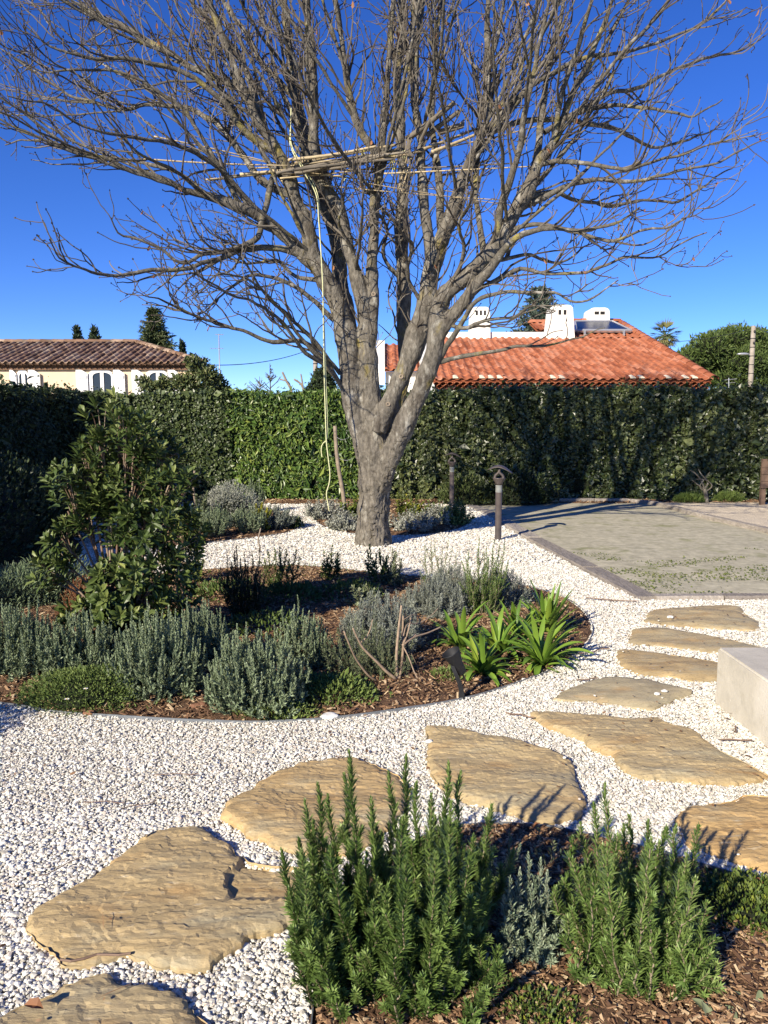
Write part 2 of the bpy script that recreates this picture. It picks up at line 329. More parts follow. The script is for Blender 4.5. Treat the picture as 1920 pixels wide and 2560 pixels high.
def bed(name, poly, step, label, smooth=True, hgt=.03):
    poly = smoothpoly(poly, step * .9) if smooth else poly
    v, f = fill(poly, step); d = polydist(v, poly)
    z = .006 + np.minimum(d, .35) / .35 * hgt * (1 + .6 * fbm(v, 1.3)) + .012 * np.clip(fbm(v, 9), -.4, 1) * (d > .01)
    V = np.column_stack([v, np.maximum(z, .003)])
    mb = MB(); mb.add(V, f); o = build(name, mb, M['mulch'], base=(0, 0, 0)); struct(o)
    BEDS.append(poly); return poly
bed_mid = bed('mulch_bed', bed_mid, .06, ''); bed_front = bed('mulch_bed', bed_front, .04, '')
bed_tree = bed('mulch_bed', bed_tree, .12, ''); bed_left = bed('mulch_bed', bed_left, .12, ''); bed_shade = bed('mulch_bed', bed_shade, .15, '')
bed_strip = bed('mulch_strip', strip, .2, '', False)

def edging(name, poly, i0, i1, label, mat, h=.022, t=.004):
    """a thin upright metal strip round part of a bed"""
    n = len(poly); idx = [i % n for i in range(i0, i1 + 1)]; p = poly[idx]
    T = nrm(np.gradient(p, axis=0)); N = np.stack([T[:, 1], -T[:, 0]], 1); mb = MB(); k = len(p)
    zt = h + .004 * fbm(p, 3); a = p + N * (.006); b = p + N * (.006 + t)
    V = np.concatenate([np.column_stack([a, np.full(k, -.02)]), np.column_stack([a, zt]), np.column_stack([b, zt]), np.column_stack([b, np.full(k, -.02)])])
    i = np.arange(k - 1); fs = [np.stack([i + r * k, i + 1 + r * k, i + 1 + (r + 1) % 4 * k, i + (r + 1) % 4 * k], 1) for r in range(4)]
    mb.add(V, np.concatenate(fs)); o = build(name, mb, mat, base=(p[:, 0].mean(), p[:, 1].mean(), 0)); tag(o, label, 'garden edging'); return o
edging('bed_edging', bed_mid, 0, len(bed_mid), 'thin grey metal edging strip round the large curved middle planting bed', M['edge'], .018, .004)
edging('bed_edging', bed_front, 0, len(bed_front), 'thin metal edging strip round the rosemary bed at the bottom', M['edge'], .02, .004)
edging('bed_edging', bed_tree, 0, len(bed_tree), 'low metal edging of the small bed behind the tree trunk', M['edge'], .02, .006)
edging('bed_edging', bed_left, 0, len(bed_left), 'low metal edging of the small bed left of the trunk', M['edge'], .02, .006)

# court of compacted sand with timber sides
court_in = GP(crop([(-150, 505), (190, 540), (330, 600), (480, 680), (700, 790), (900, 900), (1080, 990), (1659, 985), (2300, 985), (2500, 860), (1659, 675), (1500, 630), (1330, 600), (1200, 560), (1100, 530), (960, 512), (800, 512), (400, 500)], 1100, 1000, .4943))
court_out = GP(crop([(100, 505), (190, 545), (250, 590), (340, 650), (400, 690), (600, 800), (800, 910), (1030, 1020)], 1100, 1000, .4943))
cp = GP(crop([(150, 520), (330, 610), (480, 690), (700, 800), (900, 910), (1060, 1003), (1659, 997), (2400, 997), (2700, 830), (1659, 670), (1500, 626), (1330, 596), (1200, 556), (1100, 530), (960, 512), (800, 508), (480, 500)], 1100, 1000, .4943))
v, f = fill(cp, .14); mb = MB(); mb.add(np.column_stack([v, .004 + .006 * (1 + fbm(v, 2))]), f); struct(build('court_ground', mb, M['court'], base=(0, 0, 0), smooth=True))
# beige gravel strip beyond the court
bp = np.array([G(1100 + .4943 * 1100, 1000 + .4943 * 522)[:2], G(1100 + .4943 * 1340, 1000 + .4943 * 590)[:2], G(1100 + .4943 * 1659, 1000 + .4943 * 660)[:2], G(2300, 1420)[:2], (14, 14.8), (9, 14.8), (3.9, 14.8)])
v, f = fill(bp, .12); mb = MB(); mb.add(np.column_stack([v, .02 + .008 * fbm(v, 6)]), f); struct(build('gravel_strip', mb, M['gravel_beige'], base=(0, 0, 0)))

def timber(a, b, w, h, label, z0=-.02, seg=14):
    """a weathered sleeper: a slightly warped, worn box from a to b"""
    a = np.array(a, float); b = np.array(b, float); d = b - a; L = np.linalg.norm(d); d /= L; n = np.array([d[1], -d[0]])
    prof = [(-w / 2, z0), (-w / 2, h - .012), (-w / 2 + .014, h), (-w / 6, h - .002), (w / 6, h), (w / 2 - .014, h), (w / 2, h - .012), (w / 2, z0)]
    k = len(prof); V = []
    for i in range(seg + 1):
        t = i / seg; c = a + d * (L * t)
        for x, z in prof:
            j = fbm(np.array([[c[0] * 2 + x * 9, c[1] * 2, z * 8]]))[0]
            q = c + n * (x + .006 * j * (1 if abs(x) > w / 3 else 0)); V.append((q[0], q[1], z + (.006 * j if z > 0 else 0)))
    F_ = [(i * k + j, (i + 1) * k + j, (i + 1) * k + (j + 1) % k, i * k + (j + 1) % k) for i in range(seg) for j in range(k)]
    F_ += [list(range(k)), list(range(seg * k + k - 1, seg * k - 1, -1))]
    mb = MB(); mb.add(V, [list(x) for x in F_], rng.uniform(0, 1)); o = build('edging_timber', mb, M['timber'], base=(*(a + b) / 2, 0))
    tag(o, label, 'timber edging', 'timbers round the sand court')
c4 = lambda u, w: G(1100 + .4943 * u, 1000 + .4943 * w)[:2]
tl = [(c4(120, 520), c4(285, 592)), (c4(300, 602), c4(470, 700)), (c4(478, 706), c4(760, 855)), (c4(768, 860), c4(1050, 1008))]
nm = ['far end', 'beside the near lamp post', 'middle stretch', 'near corner']
for (a, b), n_ in zip(tl, nm):
    timber(a, b, .21, .03, 'timber on the left side of the sand court, ' + n_)
near = [((1085, 1003), (1420, 1002)), ((1428, 1002), (1800, 1001)), ((1808, 1001), (2200, 1000))]
for i, ((a, b), n_) in enumerate(zip(near, ['at its corner with the left side', 'ending at the right picture edge', 'out beyond the concrete block'])):
    timber(c4(*a), c4(*b), .13, .035, 'timber of the near side of the court, ' + n_)
far = [((1235, 572), (1330, 598)), ((1338, 601), (1605, 662)), ((1612, 664), (1900, 728)), ((1908, 730), (2300, 810)), ((1105, 537), (1228, 570)), ((960, 520), (1098, 535)), ((780, 518), (952, 519)), ((560, 520), (772, 517))]
fn = ['short piece on the right side', 'long piece beside the beige gravel', 'piece cut by the right picture edge', 'piece outside the right edge', 'curved stretch at the far right corner', 'far side, right of its middle', 'middle of the far side', 'left part of the far side']
for (a, b), n_ in zip(far, fn):
    timber(c4(*a), c4(*b), .12, .08, 'court edging sleeper, ' + n_)

# ------------------------------------------------------------------ flagstones
C7 = lambda p: crop(p, 0, 1900, .4822)
C5 = lambda p: crop(p, 1000, 1550, .5545)
STONES = [
 ('ochre flagstone cut off by the bottom left corner, a fallen leaf on its left', C7([(-60, 1350), (0, 1310), (100, 1260), (250, 1190), (350, 1140), (470, 1100), (560, 1090), (620, 1130), (740, 1150), (850, 1190), (950, 1230), (990, 1290), (1060, 1330), (1090, 1369), (1130, 1450), (1050, 1620), (600, 1720), (100, 1640), (-150, 1480)])),
 ('largest near ochre flagstone with a stepped break, left of the big rosemary', C7([(130, 850), (190, 760), (400, 620), (500, 565), (700, 430), (760, 370), (880, 350), (1040, 352), (1130, 400), (1195, 430), (1225, 490), (1330, 525), (1480, 535), (1580, 560), (1640, 680), (1590, 790), (1470, 850), (1310, 880), (1230, 940), (1150, 990), (1060, 1040), (900, 1040), (740, 1020), (640, 990), (500, 1020), (330, 1020), (270, 970), (200, 930)])),
 ('rounded rust patched flagstone behind the tallest rosemary stems', [(555, 2020), (569, 1996), (608, 1977), (641, 1953), (694, 1924), (752, 1905), (800, 1894), (872, 1889), (903, 1892), (944, 1909), (1000, 1930), (1015, 1975), (985, 2040), (930, 2095), (850, 2125), (780, 2132), (747, 2124), (694, 2112), (661, 2093), (622, 2083), (598, 2054), (564, 2045)]),
 ('broad ochre flagstone in the centre with rosemary shadows on its lower edge', C5([(120, 465), (170, 466), (300, 490), (420, 525), (560, 550), (680, 580), (750, 610), (778, 650), (790, 700), (828, 790), (825, 860), (770, 882), (640, 895), (500, 858), (330, 800), (200, 755), (140, 680), (130, 560)])),
 ('longest flagstone, pointed at its left end, below the concrete block', C5([(590, 405), (720, 405), (850, 425), (1000, 440), (1150, 434), (1200, 460), (1310, 490), (1400, 545), (1480, 590), (1590, 650), (1662, 690), (1600, 706), (1480, 718), (1380, 722), (1250, 705), (1130, 697), (1050, 680), (990, 640), (960, 600), (880, 570), (800, 515), (700, 480), (640, 450)])),
 ('grey lens shaped flagstone with two white pebbles, between block and curved bed', C5([(688, 345), (740, 310), (870, 270), (960, 258), (1100, 260), (1200, 285), (1312, 318), (1240, 350), (1190, 372), (1150, 392), (1060, 385), (960, 368), (860, 352), (760, 352)])),
 ('narrow flagstone whose right end meets the concrete block', C5([(985, 190), (992, 130), (1060, 129), (1200, 145), (1300, 160), (1420, 180), (1500, 220), (1430, 262), (1330, 262), (1200, 245), (1100, 235), (1040, 215)])),
 ('long thin flagstone just beyond the top of the concrete block', C5([(1033, 65), (1060, 35), (1150, 27), (1280, 45), (1400, 65), (1550, 95), (1665, 128), (1600, 138), (1400, 135), (1250, 115), (1150, 108), (1045, 97)])),
 ('farthest flagstone, next to the near timber of the sand court', crop([(1035, 1110), (1065, 1060), (1180, 1045), (1300, 1036), (1490, 1034), (1540, 1070), (1600, 1110), (1610, 1150), (1500, 1152), (1300, 1142), (1150, 1130)], 1100, 1000, .4943)),
 ('orange flagstone cut off by the right picture edge above the right rosemary', C5([(1232, 880), (1270, 850), (1370, 820), (1480, 805), (1560, 778), (1659, 785), (1800, 830), (1900, 960), (1850, 1120), (1740, 1150), (1640, 1118), (1500, 1065), (1400, 1032), (1300, 1000), (1262, 930)]))]
SPOLY = []; SR = [.35, .55, .75, .45, .4, .0, .6, .3, .35, 1.0]
for i, (lab, pts) in enumerate(STONES):
    top = .042 if i < 5 else .034
    p = GP(pts, top * .8); near_ = p[:, 1].mean() < 4
    e = .0125 if near_ else .03
    p = smoothpoly(p, e); c = p.mean(0)
    p = p + nrm(p - c) * (.012 * fbm(p, 11)[:, None] + .008 * fbm(p, 40)[:, None])
    SPOLY.append(p); v, f = fill(p, e)
    d = polydist(v, p); n0 = len(p)
    q = np.column_stack([v[:, 0] * .8, v[:, 1] * 1.6])
    lay = fbm(q, 2.6, 4, i * 3); z = top + .006 * np.floor(lay * 4 + vnoise(q, 9)) / 4 * 2.2 + .0022 * fbm(q, 16, 3) + .0014 * fbm(np.column_stack([v[:, 0] * 1.0, v[:, 1] * 3.5]), 30, 2)
    if i == 1:      # the broken step
        s = C7([(1250, 490), (1210, 540), (1165, 570), (1160, 625), (1190, 665)]); s = GP(s, .04); bx = np.interp(v[:, 1], s[::-1, 1], s[::-1, 0])
        z = z - .022 * np.clip((v[:, 0] - bx) / .012, 0, 1) * (v[:, 1] > s[-1, 1] - .05) * np.clip((v[:, 1] - s[-1, 1] + .06) / .05, 0, 1)
    z = z - .012 * np.exp(-d / .012) - .006 * np.exp(-d / .05)
    V = np.column_stack([v, z]); bd = d < 1e-5
    mb = MB(); n = len(V); mb.add(V, f)
    # sides
    B = V[:n0].copy(); bot = B.copy(); bot[:, 2] = -.012; mid = B.copy(); mid[:, 2] = top * .45; mid[:, :2] += nrm(B[:, :2] - c) * .002
    i0 = np.arange(n0); i1 = (i0 + 1) % n0
    W = np.concatenate([B, mid, bot]); mb.R[0][:] = SR[i]; mb.add(W, np.concatenate([np.stack([i0 + n0, i1 + n0, i1, i0], 1), np.stack([i0 + 2 * n0, i1 + 2 * n0, i1 + n0, i0 + n0], 1)]), SR[i])
    o = build('flagstone', mb, M['slate'], base=(c[0], c[1], 0), smooth=not near_); tag(o, lab, 'flagstone', 'flagstones laid in the white gravel')

# ------------------------------------------------------------------ concrete block
mb = MB(); bx0, by1 = 1.885, 4.25; h = .325
prof = [(0, 0)]
bm = bmesh.new(); bmesh.ops.create_cube(bm, size=1)
for vv in bm.verts: vv.co = Vector(((vv.co.x + .5) * 1.5, (vv.co.y + .5) * 2.8, (vv.co.z + .5) * (h + .02)))
bmesh.ops.bevel(bm, geom=[e for e in bm.edges], offset=.011, segments=3, affect='EDGES')
V = np.array([tuple(x.co) for x in bm.verts]) + (bx0, by1 - 2.8, -.02); Fb = [[x.index for x in f_.verts] for f_ in bm.faces]; bm.free()
mb.add(V, Fb); tag(build('concrete_block', mb, M['concrete'], base=(bx0 + .7, by1 - 1.4, 0)), 'pale smooth concrete block, cut off by the right picture edge', 'concrete block')

# ------------------------------------------------------------------ white gravel
gz = np.array([(-9, -1), (9, -1), (12, 5.5), (12, 15), (-9, 15)])
v, f = fill(gz, .35); mb = MB(); mb.add(np.column_stack([v, -.006 + .004 * fbm(v, 1.2)]), f)
struct(build('gravel_path', mb, M['gravel_bed'], base=(0, 0, 0)))
courtpoly = np.vstack([court_out, GP(crop([(1080, 1016), (2800, 1010), (2800, 400), (1100, 500), (100, 480)], 1100, 1000, .4943))])
def ico():
    bm = bmesh.new(); bmesh.ops.create_icosphere(bm, subdivisions=1, radius=1); v = np.array([tuple(x.co) for x in bm.verts]); f = np.array([[a.index for a in x.verts] for x in bm.faces]); bm.free(); return v, f
IV, IF = ico()
OV = np.array([(1, 0, 0), (-1, 0, 0), (0, 1, 0), (0, -1, 0), (0, 0, 1), (0, 0, -1)], float); OF = np.array([(0, 2, 4), (2, 1, 4), (1, 3, 4), (3, 0, 4), (2, 0, 5), (1, 2, 5), (3, 1, 5), (0, 3, 5)])
def randrot(n):
    q = nrm(rng.normal(size=(n, 4))); w, x, y, z = q.T
    return np.stack([1 - 2 * (y * y + z * z), 2 * (x * y - z * w), 2 * (x * z + y * w), 2 * (x * y + z * w), 1 - 2 * (x * x + z * z), 2 * (y * z - x * w), 2 * (x * z - y * w), 2 * (y * z + x * w), 1 - 2 * (x * x + y * y)], 1).reshape(-1, 3, 3)
def pebbles(mb, pos, size, tv=IV, tf=IF, flat=.62):
    n = len(pos); A = rng.uniform(.55, 1.2, (n, 1, 3)); T = tv[None] * A * rng.uniform(.78, 1.18, (n, len(tv), 1)) + rng.normal(0, .06, (n, len(tv), 3))
    T = np.einsum('nij,nkj->nki', randrot(n), T) * size[:, None, None]; T[:, :, 2] *= flat
    mb.add((T + pos[:, None]).reshape(-1, 3), (tf[None] + (np.arange(n) * len(tv))[:, None, None]).reshape(-1, 3), np.repeat(rng.uniform(0, 1, n), len(tv)))
mb = MB()
for y0, y1, sp, sz, tv, tf in [(1.2, 3.0, .0098, .0070, IV, IF), (3.0, 4.6, .0105, .0072, OV, OF), (4.6, 8.5, .0155, .0096, OV, OF), (8.5, 15.0, .030, .0155, OV, OF)]:
    for layer in range(2):
        w = y1 * .53 + .8; x, y = np.meshgrid(np.arange(-w, w, sp), np.arange(y0, y1, sp)); p = np.stack([x.ravel(), y.ravel()], 1) + rng.uniform(-.6, .6, (x.size, 2)) * sp
        p = p[np.abs(p[:, 0]) < p[:, 1] * .53 + .8]
        if layer: p = p[rng.uniform(size=len(p)) < .45]
        for B in BEDS: p = p[~(inpoly(p, B) & (polydist(p, B) > .004))] if len(p) else p
        for B in SPOLY:
            if B[:, 1].max() < y0 - .1 or B[:, 1].min() > y1 + .1: continue
            i_ = inpoly(p, B); dd = polydist(p, B); p = p[~(i_ & (dd > .006))]
        p = p[~inpoly(p, courtpoly)]
        p = p[~((p[:, 0] > bx0 - .004) & (p[:, 1] < by1 + .004) & (p[:, 1] > by1 - 2.8))]
        p = p[~((p[:, 0] > 3.9) & (p[:, 1] > 10.6))]
        s = sz * np.exp(rng.normal(0, .32, len(p))); s = np.clip(s, sz * .45, sz * 2.2)
        z = .002 + layer * sz * .75 + rng.uniform(-.2, .3, len(p)) * sz
        pebbles(mb, np.column_stack([p, z]), s, tv, tf)
o = build('gravel', mb, M['gravel'], base=(0, 0, 0)); tag(o, 'white and pinkish crushed gravel covering the paths', 'gravel', kind='stuff')

# stray pebbles kicked onto the slabs and brown debris on the gravel
mb = MB(); pp_ = []
for i_, B in enumerate(SPOLY):
    a = rng.uniform(B.min(0), B.max(0), (60, 2)); dd = polydist(a, B); a = a[inpoly(a, B) & (dd > .01) & (rng.uniform(size=60) < np.exp(-dd / .02) * .5 + .006)]; pp_.append(np.column_stack([a, np.full(len(a), .046 if i_ < 5 else .038)]))
pp_ = np.concatenate(pp_); pebbles(mb, pp_, rng.uniform(.005, .011, len(pp_)))
tag(build('stray_gravel', mb, M['gravel'], base=(0, 0, 0)), 'loose bits of white gravel lying on the flagstones', 'gravel', kind='stuff')
mb = MB(); a = rng.uniform([-3.2, 1.6], [4.5, 13], (5200, 2)); a = a[np.abs(a[:, 0]) < a[:, 1] * .52 + .1]; a = a[fbm(a, .9, 2, 5) + rng.normal(0, .25, len(a)) > .15]
for B in BEDS: a = a[~inpoly(a, B)]
a = a[~inpoly(a, courtpoly)]; m_ = len(a); an = rng.uniform(0, 6.28, m_); L_ = np.where(rng.uniform(size=m_) < .25, rng.uniform(.05, .11, m_), rng.uniform(.012, .03, m_)); W_ = np.where(L_ > .04, .0025, L_ * .5)
V, Fc = place(*NEEDLE, np.column_stack([a, np.where(np.any([inpoly(a, B) for B in SPOLY], axis=0), .05, .022)]), np.column_stack([np.cos(an), np.sin(an), rng.normal(0, .12, m_)]), np.column_stack([rng.normal(0, .3, (m_, 2)), np.ones(m_)]), L_, W_); mb.add(V, Fc, np.repeat(rng.uniform(0, 1, m_), 5))
tag(build('debris', mb, M['debris'], base=(0, 0, 0)), 'brown needles and leaf bits scattered on the gravel', 'debris', kind='stuff')

# ------------------------------------------------------------------ wood chips on the beds
mb = MB(); CH = np.array([(-.5, -.5, 0), (.5, -.5, 0), (.5, .5, 0), (-.5, .5, 0), (-.4, -.45, 1), (.42, -.5, 1), (.4, .5, 1), (-.45, .42, 1)]); CF = np.array([(4, 5, 6, 7), (0, 1, 5, 4), (1, 2, 6, 5), (2, 3, 7, 6), (3, 0, 4, 7)])
def chips(poly, n, lo, hi, z0=.03):
    a, b = poly.min(0), poly.max(0); p = rng.uniform(a, b, (n, 2)); p = p[np.abs(p[:, 0]) < np.abs(p[:, 1]) * .55 + .8]; p = p[inpoly(p, poly)]; d = polydist(p, poly); p = p[d > .02]; d = d[d > .02]; m = len(p)
    z = .006 + np.minimum(d, .35) / .35 * .03 * (1 + .6 * fbm(p, 1.3)) + rng.uniform(0, .012, m)
    an = rng.uniform(0, 2 * np.pi, m); tl_ = rng.normal(0, .35, (m, 2))
    D = np.column_stack([np.cos(an), np.sin(an), tl_[:, 0]]); N = np.column_stack([tl_[:, 1], rng.normal(0, .35, m), np.ones(m)])
    L = np.exp(rng.uniform(math.log(lo), math.log(hi), m)); V, Fc = place(CH * (1, 1, .08), CF, np.column_stack([p, z]), D, N, L, L * rng.uniform(.10, .36, m))
    mb.add(V, Fc, np.repeat(rng.uniform(0, 1, m) ** 1.5, 8))
chips(bed_front, 46000, .007, .042); chips(bed_mid, 70000, .012, .055); chips(bed_tree, 5000, .03, .08); chips(bed_left, 4000, .03, .08); chips(bed_strip, 7000, .04, .1)
tag(build('wood_chips', mb, M['chips'], base=(0, 0, 0)), 'brown shredded bark and wood chips strewn over the planting beds', 'wood chips', kind='stuff')
# small stones lying about
def rock(name, px, py, r, mat, label, cat='stone', group=None, z=.0, fl=.6):
    bm = bmesh.new(); bmesh.ops.create_icosphere(bm, subdivisions=3, radius=1); v = np.array([tuple(x.co) for x in bm.verts]); f = np.array([[a.index for a in x.verts] for x in bm.faces]); bm.free()
    v = v * (1 + .22 * fbm(v, 1.1, 3, int(px)))[:, None] * (1.25, .8, fl) * r; c = G(px, py, z) + (0, 0, r * fl * .7); mb = MB(); mb.add(v + c, f)
    return tag(build(name, mb, mat, base=c - (0, 0, r * fl * .7)), label, cat, group)
rock('white_stone', 825, 1797, .042, M['white_stone'], 'single large white stone on the front edge of the middle bed', fl=.45)
rock('brown_stone', 495, 1775, .04, M['brown_stone'], 'reddish brown stone between two grey green lavenders')
rock('brown_stone', 222, 1788, .028, M['brown_stone'], 'small reddish clod on the bed edge below the creeping green mound')
for i, (px, py, lab) in enumerate([(1643, 1737, 'left'), (1661, 1730, 'right')]):
    rock('pebble', px, py, .014, M['white_stone'], f'white pebble on the grey lens shaped flagstone, the {lab} one of two', 'pebble', 'loose white pebbles on flagstones', .04)
rock('pebble', 1072, 1856, .016, M['white_stone'], 'white pebble at the left corner of the broad central flagstone', 'pebble', 'loose white pebbles on flagstones', .03)
rock('pebble', 1675, 1545, .02, M['white_stone'], 'white pebble on the farthest flagstone near the court timber', 'pebble', 'loose white pebbles on flagstones', .03)
# fallen twigs and pine needles
def twig(px, py, ang, L, r, lab, z=.022):
    c = G(px, py, z); t = np.linspace(-.5, .5, 7); d = np.array([math.cos(ang), math.sin(ang), 0]); n = np.array([-d[1], d[0], 0])
    p = c + t[:, None] * L * d + (vnoise(np.column_stack([t * 3 + px, t, t])) * .12 * L)[:, None] * n + np.column_stack([0 * t, 0 * t, .006 * np.abs(t) + .004])
    V, Fc = tubes(p[None], np.full((1, 7), r), 5); mb = MB(); mb.add(V, Fc, .3); tag(build('fallen_twig', mb, M['red_stem'], base=c), lab, 'twig', 'twigs fallen on the gravel')
for a in [(1530, 1500, -.3, .45, .005, 'longest fallen twig on the gravel beside the sand court timber'), (1840, 1853, .0, .16, .004, 'thin straight twig on the gravel under the concrete block'), (1836, 1825, 1.1, .09, .004, 'short upright lying twig beside the concrete block'),
          (1300, 1790, -.5, .16, .004, 'reddish twig between the central and the longest flagstone'), (1468, 1700, .3, .14, .004, 'dark twig on gravel left of the grey lens shaped flagstone'), (260, 2010, .0, .17, .002, 'orange pine needle pair on gravel above the largest near flagstone'),
          (350, 2015, .6, .14, .002, 'curved orange needle on gravel above the largest near flagstone'), (150, 2170, .8, .15, .002, 'orange needle on gravel left of the largest near flagstone'), (440, 1940, .05, .2, .002, 'long thin needle on open gravel below the middle bed'), (240, 2395, .1, .2, .004, 'dark twig against the lower edge of the largest near flagstone'),
          (1480, 1630, .4, .3, .004, 'dark twig at the right end of the middle bed')]: twig(*a)
# ------------------------------------------------------------------ the big bare tree
TY = 9.85
PXM = TY / F
